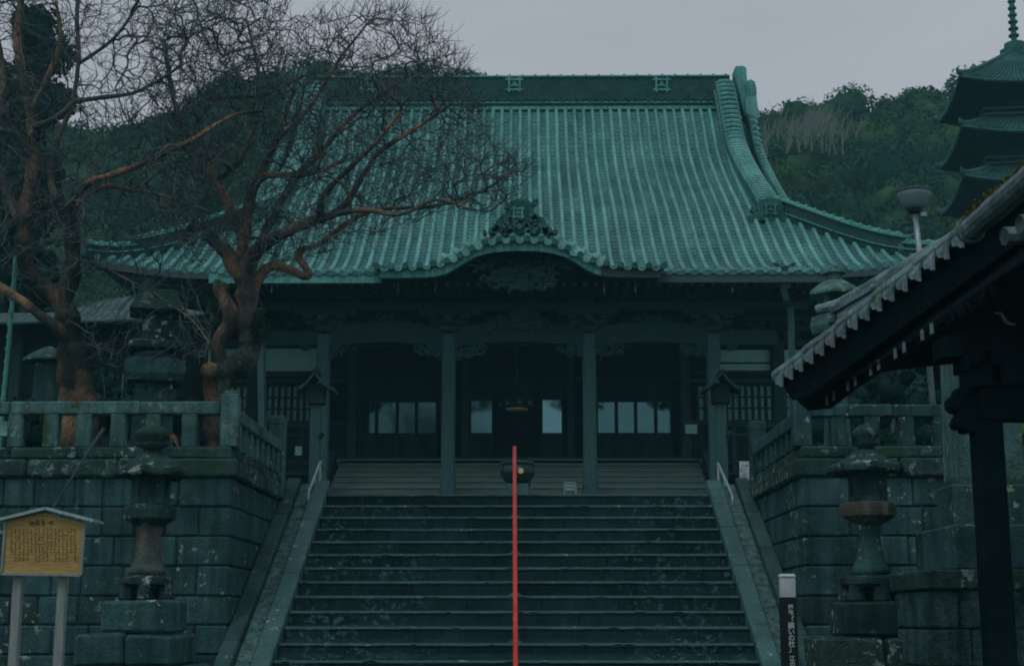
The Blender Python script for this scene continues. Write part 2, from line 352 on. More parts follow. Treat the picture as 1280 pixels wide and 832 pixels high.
def terrace(sgn, xe, lab, far):
    root = thing('terrace_wall', lab, 'stone wall', (xe+sgn*2, YF+.3, 0), group='stone block terrace walls')
    core = MB(); x0, x1 = (xe-.04-far, xe-.04) if sgn < 0 else (xe+.04, xe+.04+far)
    core.box(x0, x1, YF+.04, YT+1.5, 0, ZJ[0]-.01); core.build('mortar_core', M['ramp_dark'], root)
    # front
    if sgn < 0: block_wall(root, 'x', -xe, -xe+far, YF, (1, 0), (.34, .54), M['stone'], M['stone_dark'])
    else: block_wall(root, 'x', xe, xe+far, YF, (0, 0), (.4, .8), M['stone'], M['stone_dark'])
    # side face (towards the stairs)
    block_wall(root, 'y', YF+.33, YT+1.2, xe, (0, -sgn), (.4, .75), M['stone'], M['stone'])
    # cornice: two courses
    zc = [Z(557, YF), Z(573, YF), ZJ[0]]
    for (za, zb, pr, hh) in ((zc[0], zc[1], -.02, .9), (zc[1], zc[2], .07, 1.15)):
        a = 0
        while a < far:
            L_ = hh*random.uniform(.8, 1.3); b = min(a+L_, far)
            xa, xb = (xe-b, xe-a) if sgn < 0 else (xe+a, xe+b)
            if a == 0: (xa, xb) = (xa, xb+pr) if sgn < 0 else (xa-pr, xb)
            m = MB(); m.cbox(xa+.004, xb-.004, YF-pr+random.uniform(-.01, .01), YF+.4, zb+.003, za-.003, .03, jit=.008); m.build('cornice_stone', M['stone_moss'], root); a = b
        a = YF+.4
        while a < YT+1.2:
            b = min(a+hh*random.uniform(.8, 1.2), YT+1.2); f = xe-sgn*pr
            m = MB(); m.cbox(min(f, xe+sgn*.38), max(f, xe+sgn*.38), a+.004, b-.004, zb+.003, za-.003, .03, jit=.006); m.build('cornice_stone', M['stone_moss'], root); a = b
    return root
terrace(-1, XL, 'mossy block wall of the left terrace, behind the wooden notice board', 5.6)
terrace(1, XR, 'dark block wall of the right terrace, behind the right stone lantern', 5.6)

# ---- stone fences (tamagaki) ----
def stone_post(m, x, y, z0, z1, wx, wy, cap=True):
    m.cbox(x-wx/2, x+wx/2, y-wy/2, y+wy/2, z0, z1, .018, jit=.004)
    return m
def fence(sgn, xe, lab, posts_px, corner_px, end_px, rail_y, corner_y, mt):
    root = thing('stone_fence', lab, 'fence', (xe+sgn*.2, YF+.25, ZT), group='stone fences on the terraces')
    yc = YF+.18
    for px in posts_px:
        x = P(px, 540, yc).x; m = MB(); stone_post(m, x, yc, ZT, Z(rail_y[1], yc)+.02, .2, .16); m.build('post', mt, root)
    zr1, zr0 = Z(rail_y[0], yc), Z(rail_y[1], yc)
    cx = P((corner_px[0]+corner_px[1])/2, 520, yc).x
    cw = (corner_px[1]-corner_px[0])/1866*yc*.98
    m = MB(); stone_post(m, cx, yc, ZT, Z(corner_y+5, yc), cw, cw); m.cbox(cx-cw*.42, cx+cw*.42, yc-cw*.42, yc+cw*.42, Z(corner_y+5, yc)-.03, Z(corner_y, yc), .04); m.build('corner_post', mt, root)
    # front rail in lengths
    xe2 = -9.2 if sgn < 0 else 9.0; a = cx-sgn*(-1)*cw*.5; lens = [1.05, 1.7, 1.7, 1.7, 1.7, 1.7]
    a = cx+sgn*cw*.5
    for L_ in lens:
        b = a+sgn*L_; 
        if abs(b) > 9.4: break
        m = MB(); m.cbox(min(a, b)+.005, max(a, b)-.005, yc-.09, yc+.09, zr0, zr1, .02, jit=.006); m.build('rail', mt, root); a = b
    # side: rail, thin balusters, end post
    ye = YT-.2; ex = cx
    ang_posts = 8
    ztop = Z(rail_y[0]+8, yc); zlow = ztop-.18
    for k in range(ang_posts):
        y = yc+.35+(ye-yc-.6)*k/(ang_posts-1); m = MB(); stone_post(m, cx, y, ZT, zlow+.02, .14, .17); m.build('post', mt, root)
    m = MB(); m.cbox(cx-.1, cx+.1, yc+cw/2, ye-.1, zlow, ztop, .02, jit=.006); m.build('rail', mt, root)
    ew = .24; m = MB(); stone_post(m, cx, ye, ZT-.3, Z(end_px[2], ye), ew, ew); m.cbox(cx-ew*.54, cx+ew*.54, ye-ew*.54, ye+ew*.54, Z(end_px[2]+2, ye)-.08, Z(end_px[2]-4, ye), .03)
    m.build('end_post', mt, root)
fence(-1, XL, 'greenish stone fence on the left terrace, in front of the bare trees', (21, 65, 106, 149, 192, 238, -25), (277, 300), (338, 356, 524), (502, 518), 488, M['stone_light'])
fence(1, XR, 'dark stone fence on the right terrace, beside the tiled pavilion roof', (1047, 1089, 1132, 1175, 1218), (990, 1013), (934, 954, 531), (507, 522), 492, M['stone'])

# ---- red handrail ----
def pl(px, py, Y): return P(px, py, Y)
top = P(643.2, 560, YT+.1); hr = thing('handrail', 'bright red pipe handrail down the middle of the stone stairs', 'handrail', (top.x, YT-3, 0))
slope = RISE/RUN; pts = [Vector((top.x, top.y+.0, ZP)), Vector((top.x, top.y, top.z-.08)), Vector((top.x, top.y-.04, top.z-.02)), Vector((top.x, top.y-.1, top.z))]
yb = YT-nst*RUN+.2
rx_ = lambda y: top.x+.042*(YT-y)/4.6
pts += [Vector((rx_(y), y, top.z-(top.y-.1-y)*slope)) for y in np.linspace(top.y-1, yb, 10)]
m = MB(); m.tube(pts, .031, 12); m.build('rail', M['red'], hr, smooth=True)
for i in (2, 5, 8, 11, 14):
    y = YT-i*RUN+.2; z = ZP-i*RISE; m = MB(); m.tube([(rx_(y), y, z), (rx_(y), y, top.z-(top.y-.1-y)*slope)], .026, 8); m.build('post', M['red'], hr, smooth=True)
    m = MB(); m.lathe((rx_(y), y, z), [(.1, .001), (.1, .02), (.05, .035), (.04, .05)], 14); m.build('base_plate', M['stone_light'], hr)

# ---- pale metal handrails at the stair head ----
for sgn, lab, a in ((-1, 'pale tubular handrail at the stair head, left side', [(400.5, 577), (386, 614)]), (1, 'pale tubular handrail at the stair head, right side', [(897.5, 579), (915, 618)])):
    p0 = P(*a[0], YT+.9); p1 = P(*a[1], YT-.25)
    r = thing('metal_handrail', lab, 'handrail', (p0.x, YT, ZP), group='metal handrails at the stair head')
    m = MB(); m.tube([p0+Vector((0,.35,-.1)), p0+Vector((0,.15,0)), p0, p1, p1+Vector((0,-.08,-.12)), p1+Vector((0,0,-.3))], .022, 8); m.build('rail', M['steel'], r, smooth=True)
    q0 = p0+Vector((0, 0, -.27)); q1 = p1+Vector((0, .3, -.1)); m = MB(); m.tube([q0, q1], .018, 8); m.build('lower_rail', M['steel'], r, smooth=True)
    for t in (.0, .5, 1):
        q = p0.lerp(p1, t); zz = ZP-.2 if q.y > YT else ZP-(YT-q.y)*slope-.15
        m = MB(); m.tube([(q.x, q.y, zz), q], .018, 8); m.build('post', M['steel'], r, smooth=True)

# ================= STONE LANTERNS IN FRONT =================
def lantern(cx, Y, ys, ws, lab, mats, tilt=0, hexn=6, scale=1):
    """ys pixel rows: finial top, cap top, cap rim, box top, box bottom, mid top, mid bottom, shaft bottom, lotus bottom, plinth bottom ; ws matching widths in px"""
    k = Y/F*1.0; z = [Z(y, Y) for y in ys]; x = P(cx, 650, Y).x
    r = thing('stone_lantern', lab, 'stone lantern', (x, Y, 0), group='stone lanterns before the terrace walls')
    W_ = [w_*k/2 for w_ in ws]
    # finial
    fz = z[0]; fh = z[0]-z[1]; m = MB()
    m.lathe((x, Y, z[1]), [(W_[0]*.5, -.04), (W_[0]*.55, fh*.08), (W_[0]*.95, fh*.22), (W_[0]*.6, fh*.33), (W_[0]*.95, fh*.5), (W_[0]*1.0, fh*.68), (W_[0]*.6, fh*.9), (W_[0]*.1, fh)], 12, wob=.15); m.build('finial', mats[0], r, smooth=True)
    # cap: hexagonal umbrella with lifted corners
    m = MB(); n = 24; rings = []
    rim = W_[1]; zt = z[1]; zr = z[2]
    for (f, zz, lift) in ((.22, zt, 0), (.45, zt-(zt-zr)*.32, 0), (.75, zt-(zt-zr)*.68, .01), (1.0, zr+.02, .05), (1.02, zr-.035, .055), (.95, zr-.05, .03), (.5, zr-.01, 0)):
        ring = []
        for q in range(n):
            a = 2*math.pi*q/n+math.pi/6; sec = (q % 4)/4; poly = math.cos(math.pi/hexn)/math.cos(((a-math.pi/6+math.pi/hexn) % (2*math.pi/hexn))-math.pi/hexn); poly = 1/poly*math.cos(math.pi/hexn) if False else poly
            up = lift*(1 if q % 4 == 0 else (.35 if q % 2 else .1))
            rr = rim*f*(1/ (math.cos(math.pi/6)) * poly if hexn == 6 else 1)
            nn = noise.noise(Vector((math.cos(a)*3+cx, math.sin(a)*3, zz*4)))*.018*f
            ring.append(Vector((x+math.cos(a)*rr, Y+math.sin(a)*rr, zz+up+nn)))
        rings.append(ring)
    vs = [p for q in rings for p in q]; m.add(vs, [(i*n+q, i*n+(q+1) % n, (i+1)*n+(q+1) % n, (i+1)*n+q)[::-1] for i in range(len(rings)-1) for q in range(n)]+[tuple(range(n)), tuple(range((len(rings)-1)*n, len(rings)*n))[::-1]]); m.build('cap', mats[0], r)
    # fire box with openings
    m = MB(); bw = W_[2]; bz0, bz1 = z[4]-.01, zr+.03; f_ = .26
    for sx_ in (-1, 1):
        for sy_ in (-1, 1): MB().cbox(x+sx_*bw-(0 if sx_ < 0 else 2*bw*f_), x+sx_*bw+(2*bw*f_ if sx_ < 0 else 0), Y+sy_*bw-(0 if sy_ < 0 else 2*bw*f_), Y+sy_*bw+(2*bw*f_ if sy_ < 0 else 0), bz0, bz1, .012).build('fire_box_pillar', mats[1], r)
    hb = bz1-bz0
    m.box(x-bw*.97, x+bw*.97, Y-bw*.97, Y+bw*.97, bz0+.002, bz0+hb*.22); m.box(x-bw*.97, x+bw*.97, Y-bw*.97, Y+bw*.97, bz1-hb*.24, bz1-.002)
    m.box(x-bw*.8, x+bw*.8, Y-bw*.8, Y+bw*.8, bz0+.004, bz1-.004)
    m.build('fire_box', mats[1], r)
    # middle platform (hexagonal, rough)
    zm1, zm0 = z[5], z[6]; m = MB(); rm = W_[3]
    m.lathe((x, Y, 0), [(rm*.78, zm1+.02), (rm*.98, zm1), (rm, zm1-(zm1-zm0)*.2), (rm*.97, zm0+(zm1-zm0)*.35), (rm*.6, zm0), (rm*.45, zm0-.02)][::-1], 6, wob=.06); m.build('platform', mats[2], r)
    # shaft, flaring foot
    zs1, zs0 = zm0, z[7]; wt, wb = W_[4], W_[5]; m = MB(); H = zs1-zs0
    m.lathe((x, Y, 0), [(wb*1.0, zs0), (wb*1.0, zs0+H*.12), (wb*.9, zs0+H*.17), (wb*.74, zs0+H*.32), (wt*1.04, zs0+H*.55), (wt*.95, zs0+H*.75), (wt*1.0, zs1+.01)], 20, wob=.09); m.build('shaft', mats[3], r, smooth=True)
    # lotus / cloud feet
    zl0 = z[8]; m = MB(); rl = W_[6]
    m.lathe((x, Y, 0), [(rl*.8, zs0-.12), (rl*.98, zs0-.09), (rl*.95, zs0-.03), (rl*.7, zs0)], 16, wob=.12)
    m.lathe((x, Y, 0), [(rl*.45, zl0), (rl*.5, zs0-.05)], 10)
    for a in range(6):
        t = a*math.pi/3+math.pi/6+.15; c = Vector((x+math.cos(t)*rl*.78, Y+math.sin(t)*rl*.78, zl0))
        m.lathe(c, [(rl*.2, 0), (rl*.28, .03), (rl*.24, .1), (rl*.2, (zs0-zl0)-.06)], 9, wob=.25)
    m.build('cloud_foot', mats[4], r, smooth=False)
    # plinths
    m = MB(); rp = W_[7]; zp0 = z[9]; m.cbox(x-rp, x+rp, Y-rp, Y+rp, zp0+.004, zl0+.01, .03, jit=.012); m.build('plinth', mats[5], r)
    rq = W_[8]; x2 = x+(P(cx, 650, Y).x-P(cx+ (8 if sgn_l < 0 else 0), 650, Y).x)
    m = MB(); m.cbox(x2-rq, x2-.01, Y-rp-.2, Y+rp+.2, zp0-.34, zp0, .035, jit=.015); m.build('base_stone', mats[6], r)
    m = MB(); m.cbox(x2+.01, x2+rq, Y-rp-.18, Y+rp+.2, zp0-.34, zp0-.01, .035, jit=.015); m.build('base_stone', mats[6], r)
    m = MB(); m.cbox(x2-rq-.15, x2+rq+.15, Y-rp-.35, Y+rp+.35, 0, zp0-.345, .04, jit=.02); m.build('foundation', mats[5], r)
    return r, x, z
sgn_l = -1
l1, lx, lz = lantern(187, 16, (530, 563, 592, 600, 630, 633, 656, 719, 751, 790), (45, 88, 40, 67, 31, 46, 68, 85, 118),
    'tall mossy stone lantern with a rust brown foot, before the left wall', (M['stone_moss'], M['stone'], M['stone_dark'], M['stone_rust'], M['stone_dark'], M['stone'], M['stone']))
sgn_l = 1
l2, rx, rz_ = lantern(1086, 16, (530, 562, 588, 600, 629, 630, 653, 719, 753, 796), (34, 88, 40, 70, 28, 46, 78, 88, 150),
    'tall dark stone lantern with a rust stained platform, before the right wall', (M['stone_dark'], M['stone'], M['stone_rust'], M['stone'], M['stone_dark'], M['stone_dark'], M['stone_moss']))
# fern with reddish leaves growing by the left finial
def leafclump(m, c, rx_, ry_, rz__, n, s, up=.3):
    for _ in range(n):
        while True:
            d = Vector([random.uniform(-1, 1) for _ in range(3)])
            if d.length < 1: break
        p = Vector(c)+Vector((d.x*rx_, d.y*ry_, d.z*rz__)); q = Vector([random.gauss(0, 1) for _ in range(3)]).normalized(); u = q.orthogonal().normalized(); v = q.cross(u); ss = s*random.uniform(.6, 1.3)
        m.add([p-u*ss, p-v*ss*.45, p+u*ss, p+v*ss*.45], [(0, 1, 2, 3)])
m = MB(); c = P(214, 546, 15.95)
for k in range(16):
    a = random.uniform(-.5, 1.7); L_ = random.uniform(.05, .115); q = [c+Vector((math.cos(a)*L_*t, random.uniform(-.01, .01), math.sin(a)*L_*t-.09*t*t)) for t in (0, .35, .7, 1)]
    for t_ in range(3):
        w0, w1 = (.008, .016, .013, .003)[t_], (.008, .016, .013, .003)[t_+1]; n_ = Vector((-math.sin(a), .4, math.cos(a))); m.add([q[t_]-n_*w0, q[t_]+n_*w0, q[t_+1]+n_*w1, q[t_+1]-n_*w1], [(0, 1, 2, 3)])
m.build('small_fern', mat('fern', (.17,.09,.06), (.1,.15,.08), 9, .8, 0), cat='plant', label='small reddish fern sprouting beside the left lantern finial')

# ================= NOTICE BOARD =================
Yb = 11.5; nb = thing('notice_board', 'small wooden notice board with gabled metal cap, left foreground', 'notice board', (P(52, 800, Yb).x, Yb, 0))
def bp(px, py, Y=Yb): p = P(px, py, Y); return (p.x, p.z)
board = [bp(2, 717), bp(101, 718.5), bp(106, 654), bp(56, 640), bp(7, 652)]
MB().prism(board, Yb, Yb+.04).build('panel', M['board'], nb)
for a, b, c_, d in ((0, 1, .012, .012), (1, 2, 0, 0), (4, 0, 0, 0)):
    A = Vector((board[a][0], Yb, board[a][1])); B = Vector((board[b][0], Yb, board[b][1])); m = MB(); m.sweep([A, B], [(-.014, -.0), (.014, 0), (.014, 0.001)], None) if False else m.tube([A+Vector((0,-.006,0)), B+Vector((0,-.006,0))], .013, 4)
    m.build('frame', M['post_wood'], nb)
for a, b in (((-4, 651), (56.5, 636.5)), ((55.5, 636.5), (116, 652))):
    A = P(*a, Yb-.06); B = P(*b, Yb-.06); m = MB(); n_ = Vector((0, 0, .022))
    m.add([A, B, B+Vector((0,.3,0)), A+Vector((0,.3,0)), A+n_, B+n_, B+n_+Vector((0,.3,0)), A+n_+Vector((0,.3,0))], [(0,3,2,1),(4,5,6,7),(0,1,5,4),(2,3,7,6),(0,4,7,3),(1,2,6,5)]); m.build('cap_sheet', M['metal_sheet'], nb)
for px in (20, 76):
    x = P(px, 760, Yb+.06).x; m = MB(); m.cbox(x-.034, x+.034, Yb+.045, Yb+.115, 0, Z(700, Yb), .006); m.build('leg', M['post_wood'], nb)
# print: heading strokes and columns of small strokes (illegible brush text)
m = MB(); rr = random.Random(3)
def stroke(x, z, wx, wz): m.box(x-wx/2, x+wx/2, Yb-.003, Yb+.001, z-wz/2, z+wz/2)
for cx_ in (40.5, 47, 53.5, 63.5):
    for _ in range(7):
        p = P(cx_+rr.uniform(-2.4, 2.4), 652.5+rr.uniform(-2.6, 2.6), Yb); v_ = rr.random() < .5
        stroke(p.x, p.z, .03 if v_ else .005, .005 if v_ else .028)
for c_ in range(17):
    px = 14+c_*4.95+.6
    y = 661.5
    yend = 703 if c_ % 5 else 690
    while y < yend:
        for _ in range(3):
            p = P(px+rr.uniform(-1.2, 1.2), y+rr.uniform(-1.1, 1.1), Yb); v_ = rr.random() < .5
            stroke(p.x, p.z, .014 if v_ else .003, .003 if v_ else .013)
        y += 3.5
m.build('brush_text', M['ink'], nb)

# ================= BLACK SIGN POST =================
Ys = 14.5; pt = P(983.5, 717, Ys); sp = thing('sign_post', 'slim black marker post with a white cap and white lettering', 'sign post', (pt.x, Ys, 0))
hw = .072
MB().cbox(pt.x-hw, pt.x+hw, Ys-hw, Ys+hw, 0, Z(746, Ys), .004).build('post', M['black'], sp)
MB().cbox(pt.x-hw*.95, pt.x+hw*.95, Ys-hw*.95, Ys+hw*.95, Z(746.5, Ys), Z(722, Ys), .004).build('cap', M['white'], sp)
MB().cbox(pt.x-hw*1.08, pt.x+hw*1.08, Ys-hw*1.08, Ys+hw*1.08, Z(723, Ys), Z(717, Ys), .02).build('cap_lid', M['white'], sp)
def text(body, loc, size, mt, parent, name='lettering', align='CENTER'):
    cu = bpy.data.curves.new(name, 'FONT'); cu.body = body; cu.size = size; cu.align_x = align; cu.align_y = 'CENTER'; cu.offset = .0012; cu.extrude = .001; cu.materials.append(mt)
    to = bpy.data.objects.new(name, cu); COL.objects.link(to); bpy.context.view_layer.update()
    me = bpy.data.meshes.new_from_object(to); bpy.data.objects.remove(to); me.name = name
    o = bpy.data.objects.new(name, me); COL.objects.link(o); o.parent = parent; o.location = Vector(loc)-W[parent.name]; o.rotation_euler = (math.pi/2, 0, 0); return o
let = mat('lettering_white', (.4,.55,.55), (.5,.62,.62), 4, .6, 0)
xo = pt.x+.012
for ch, y, sz in (('神', 758.5, .052), ('苑', 765.5, .052), ('「', 774.5, .064), ('願', 781.5, .064), ('い', 789.5, .064), ('の', 797, .064), ('杜', 804.5, .064), ('」', 811, .064), ('江', 822.5, .055), ('の', 829.5, .055)):
    text(ch, (xo, Ys-hw-.003, Z(y, Ys)), sz, let, sp)
# ================= MAIN HALL =================
AX = -.154; HG = 7.3
hall = thing('temple_hall', 'great wooden temple hall under a sweeping green copper tiled roof', 'temple', (AX, 42, ZP))
KEY = [(51.0, Z(128, 51.0)), (50, Z(141, 50)), (48.2, Z(194, 48.2)), (43.4, Z(265, 43.4)), (39.1, Z(337, 39.1)), (35.5, Z(338.5, 35.5))]
ky = np.array([k[0] for k in KEY][::-1]); kz = np.array([k[1] for k in KEY][::-1])
def hermite(y):
    y = min(max(y, ky[0]), ky[-1]); i = min(max(int(np.searchsorted(ky, y))-1, 0), len(ky)-2)
    d = np.diff(kz)/np.diff(ky); s = np.empty(len(ky)); s[0] = d[0]*.9; s[-1] = d[-1]
    for j in range(1, len(ky)-1): s[j] = 2*d[j-1]*d[j]/(d[j-1]+d[j])
    h_ = ky[i+1]-ky[i]; t = (y-ky[i])/h_
    return (2*t**3-3*t*t+1)*kz[i]+(t**3-2*t*t+t)*h_*s[i]+(-2*t**3+3*t*t)*kz[i+1]+(t**3-t*t)*h_*s[i+1]
YR = 50.6; YE = 39.1; YPR = 35.5; XPW = 7.35; XC = 11.75; XG = 7.75; YG = 43.1
def lift(x): a = max(abs(x-AX)-8, 0)/3.7; return .42*a*a
def surf(x, y): return float(hermite(y))+lift(x)*(max(0, 1-(y-YE)/4.5) if y > YE else 1)
PITCH = .3165
def tile_roll(x, y0, y1, r=.066):
    """tapered round cover tiles stepped down the slope from y1 (top) to y0 (eave)"""
    pts = []; y = y0; st_ = .3
    ys = [y0]
    while y < y1:
        dz = surf(x, y+.05)-surf(x, y); c = .05/math.hypot(.05, dz); y += st_*c; ys.append(min(y, y1))
    m = MB(); K = 6; vs = []; fs = []
    def ring(y, rr):
        z = surf(x, y); dz = (surf(x, y+.05)-surf(x, y))/.05; n = Vector((0, -dz, 1)).normalized(); out_ = []
        for k in range(K+1):
            a = math.pi*k/K; out_.append(Vector((x+math.cos(a)*rr, y, z))+n*(math.sin(a)*rr*1.15+.01))
        return out_
    rings = []
    for a, b in zip(ys[:-1], ys[1:]):
        rings.append(ring(a, r*1.03)); rings.append(ring(b-.001, r*.96))
    vs = [p for q in rings for p in q]; n = K+1
    fs = [(i*n+k, i*n+k+1, (i+1)*n+k+1, (i+1)*n+k)[::-1] for i in range(len(rings)-1) for k in range(K)]
    m.add(vs, fs)
    # round end cap at the eave
    z = surf(x, y0); cc = Vector((x, y0-.02, z+.015)); R_ = r*1.15
    cv = [cc]+[cc+Vector((math.cos(2*math.pi*k/10)*R_, 0, math.sin(2*math.pi*k/10)*R_)) for k in range(10)]+[cc+Vector((math.cos(2*math.pi*k/10)*R_, .06, math.sin(2*math.pi*k/10)*R_)) for k in range(10)]
    m.add(cv, [(0, 1+(k+1) % 10, 1+k) for k in range(10)]+[(1+k, 1+(k+1) % 10, 11+(k+1) % 10, 11+k) for k in range(10)])
    return m
def hipY(x): return YG-(abs(x-AX)-XG)*(YG-YE)/(XC-XG)
kc0 = P(650, 300, 35.15).x
cols = []
k = 0
xk = -37*PITCH
while xk < 37.5*PITCH:
    ax_ = abs(xk)
    if ax_ <= XC-.05:
        y0 = YPR if ax_ < XPW else YE
        y1 = YR if ax_ < XG+.1 else hipY(AX+xk)
        if abs(AX+xk-kc0) < 1.95: y0 = 38.2
        cols.append((AX+xk, y0, y1))
    xk += PITCH
pans = MB()
shared = {}
for x, y0, y1 in cols:
    if y1-y0 < .2: continue
    key = (y0, y1) if abs(x-AX) < 8 and y0 < 38.5 else None
    if key and key in shared:
        o = shared[key].copy(); COL.objects.link(o); o.location = Vector((x-shared[key]['_x'], 0, 0)); W[o.name] = W[hall.name]
    else:
        o = tile_roll(x, y0, y1).build('tile_roll', M['copper'], hall, smooth=False)
        if key: shared[key] = o; o['_x'] = x
    # pan tiles to the right of this roll
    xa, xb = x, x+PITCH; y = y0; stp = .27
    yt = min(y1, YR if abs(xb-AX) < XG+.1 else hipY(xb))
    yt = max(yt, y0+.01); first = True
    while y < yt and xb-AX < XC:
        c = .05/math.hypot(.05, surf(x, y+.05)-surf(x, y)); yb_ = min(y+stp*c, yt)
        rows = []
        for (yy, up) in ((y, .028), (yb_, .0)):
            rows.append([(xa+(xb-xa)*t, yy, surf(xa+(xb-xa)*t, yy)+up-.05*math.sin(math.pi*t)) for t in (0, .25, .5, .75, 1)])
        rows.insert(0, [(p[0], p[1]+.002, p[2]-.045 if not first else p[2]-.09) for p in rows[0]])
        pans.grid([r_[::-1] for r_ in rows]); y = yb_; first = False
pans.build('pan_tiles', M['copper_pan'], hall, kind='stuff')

# back and side slopes, gables (behind, simple sheets)
zr = surf(AX, YR)
m = MB(); ysb = np.linspace(YE, YR, 12)
m.grid([[(AX-XG, 2*YR+.6-y, hermite(y)), (AX+XG, 2*YR+.6-y, hermite(y))] for y in ysb]); m.build('back_slope', M['copper_pan'], hall)
for s in (-1, 1):
    m = MB(); rows = []
    for t in np.linspace(0, 1, 8):
        xx_ = AX+s*(XC-(XC-XG)*t); yy = YE+(YG-YE)*t; z = surf(xx_, yy); rows.append([(xx_, yy, z), (xx_, 2*YR+.6-yy, z)])
    m.grid(rows if s > 0 else [r_[::-1] for r_ in rows]); m.build('side_slope', M['copper_pan'], hall)
    m = MB(); xg = AX+s*(XG-.6); m.prism([(YG-.6, hermite(YG)-.3)]+[(y, hermite(y)-.25) for y in np.linspace(YG, YR, 8)]+[(2*YR+.6-y, hermite(y)-.25) for y in np.linspace(YR, YG, 8)]+[(2*YR+1.2-YG, hermite(YG)-.3)], xg-.1, xg+.1, 'yz'); m.build('gable_wall', M['wood_dark'], hall)

# ---- main ridge ----
zt0 = Z(135.5, YR-.45); zt1 = Z(94, YR-.45); x0r, x1r = AX-HG-.1, AX+HG+.1
rg = MB(); rg.box(x0r, x1r, YR-.42, YR+1.0, zt0-.2, zt1-.03); ridge = rg.build('ridge', M['copper_ridge'], hall)
m = MB(); m.box(x0r, x1r, YR-.56, YR+1.1, Z(137.5, YR-.45)-.02, Z(134.3, YR-.45)); m.box(x0r, x1r, YR-.47, YR+1.0, Z(129, YR-.45), Z(127.5, YR-.45)); m.build('ridge_band', M['copper_trim'], ridge)
m = MB()
n_ = 64
for k in range(n_):
    x = x0r+(x1r-x0r)*(k+.5)/n_; m.tube([(x, YR-.5, Z(130, YR-.45)+.02), (x, YR-.4, Z(130, YR-.45)+.02)], .05, 8)
for k in range(n_*2//3):
    x = x0r+(x1r-x0r)*(k+.5)/(n_*2/3); c = Vector((x, YR-.46, Z(124.5, YR-.45)))
    m.tube([c+Vector((-.15, 0, .05)), c+Vector((-.08, 0, -.02)), c+Vector((0, 0, -.045)), c+Vector((.08, 0, -.02)), c+Vector((.15, 0, .05))], .022, 5)
m.build('ridge_tiles', M['copper_dark'], ridge, kind='stuff')
m = MB(); m.tube([(x0r, YR-.1, zt1), (x1r, YR-.1, zt1)], .1, 10); m.box(x0r, x1r, YR-.48, YR+.4, zt1-.07, zt1-.02); m.build('ridge_cap', M['copper_trim'], ridge)
m = MB()
for k in range(33):
    x = x0r+.25+k*.452; m.tube([(x-.04, YR-.1, zt1+.08), (x+.04, YR-.1, zt1+.08)], .085, 8)
m.build('ridge_cap_joints', M['copper_trim'], ridge, kind='stuff')
def crest(c, s, y, parent, mt, name='crest'):
    """square well-frame crest with a small round blossom inside"""
    m = MB(); t = s*.13
    for d in (-1, 1):
        m.box(c[0]-s*.62, c[0]+s*.62, y-.05, y, c[1]+d*s*.38-t/2, c[1]+d*s*.38+t/2)
        m.box(c[0]+d*s*.38-t/2, c[0]+d*s*.38+t/2, y-.062, y-.01, c[1]-s*.58, c[1]+s*.58)
    m.tube([(c[0], y-.02, c[1]), (c[0], y-.045, c[1])], s*.12, 10)
    for a in (90, 200, 340):
        q = math.radians(a); m.tube([(c[0]+math.cos(q)*s*.19, y-.01, c[1]+math.sin(q)*s*.17), (c[0]+math.cos(q)*s*.19, y-.035, c[1]+math.sin(q)*s*.17)], s*.085, 8)
    return m.build(name, mt, parent)
for px in (459, 643, 827):
    p = P(px, 106, YR-.42); crest((p.x, p.z), .5, YR-.42, ridge, M['copper_trim'])
# ridge end ornaments
def mir(x, s): return AX+s*(x-AX)
for s in (1, -1):
    Yo = YR-.5
    def q(px, py): p = P(px, py, Yo); return (mir(p.x, s), p.z)
    def pr(ol, y0, y1, nm, mt):
        o_ = [q(*a) for a in ol]
        if s > 0: o_ = o_[::-1]
        m = MB(); m.prism(o_, y0, y1); return m.build(nm, mt, hall)
    e = pr([(917.5, 87), (920, 84.5), (929, 84.5), (932, 87), (933, 100), (935, 140), (936, 150), (931, 147), (926, 130), (921, 108), (918, 96)], Yo-.15, Yo+.5, 'ridge_end', M['copper_trim'])
    pr([(930, 106), (937, 103), (942, 106), (944, 114), (944.5, 121), (938, 125), (931, 124), (932, 117)], Yo-.3, Yo+.3, 'ridge_end_scroll', M['copper_trim'])
    pr([(929, 125), (944, 124), (945, 136), (948, 147), (946, 153), (939, 158), (933, 155), (930, 140)], Yo-.35, Yo+.25, 'ridge_end_scroll', M['copper'])

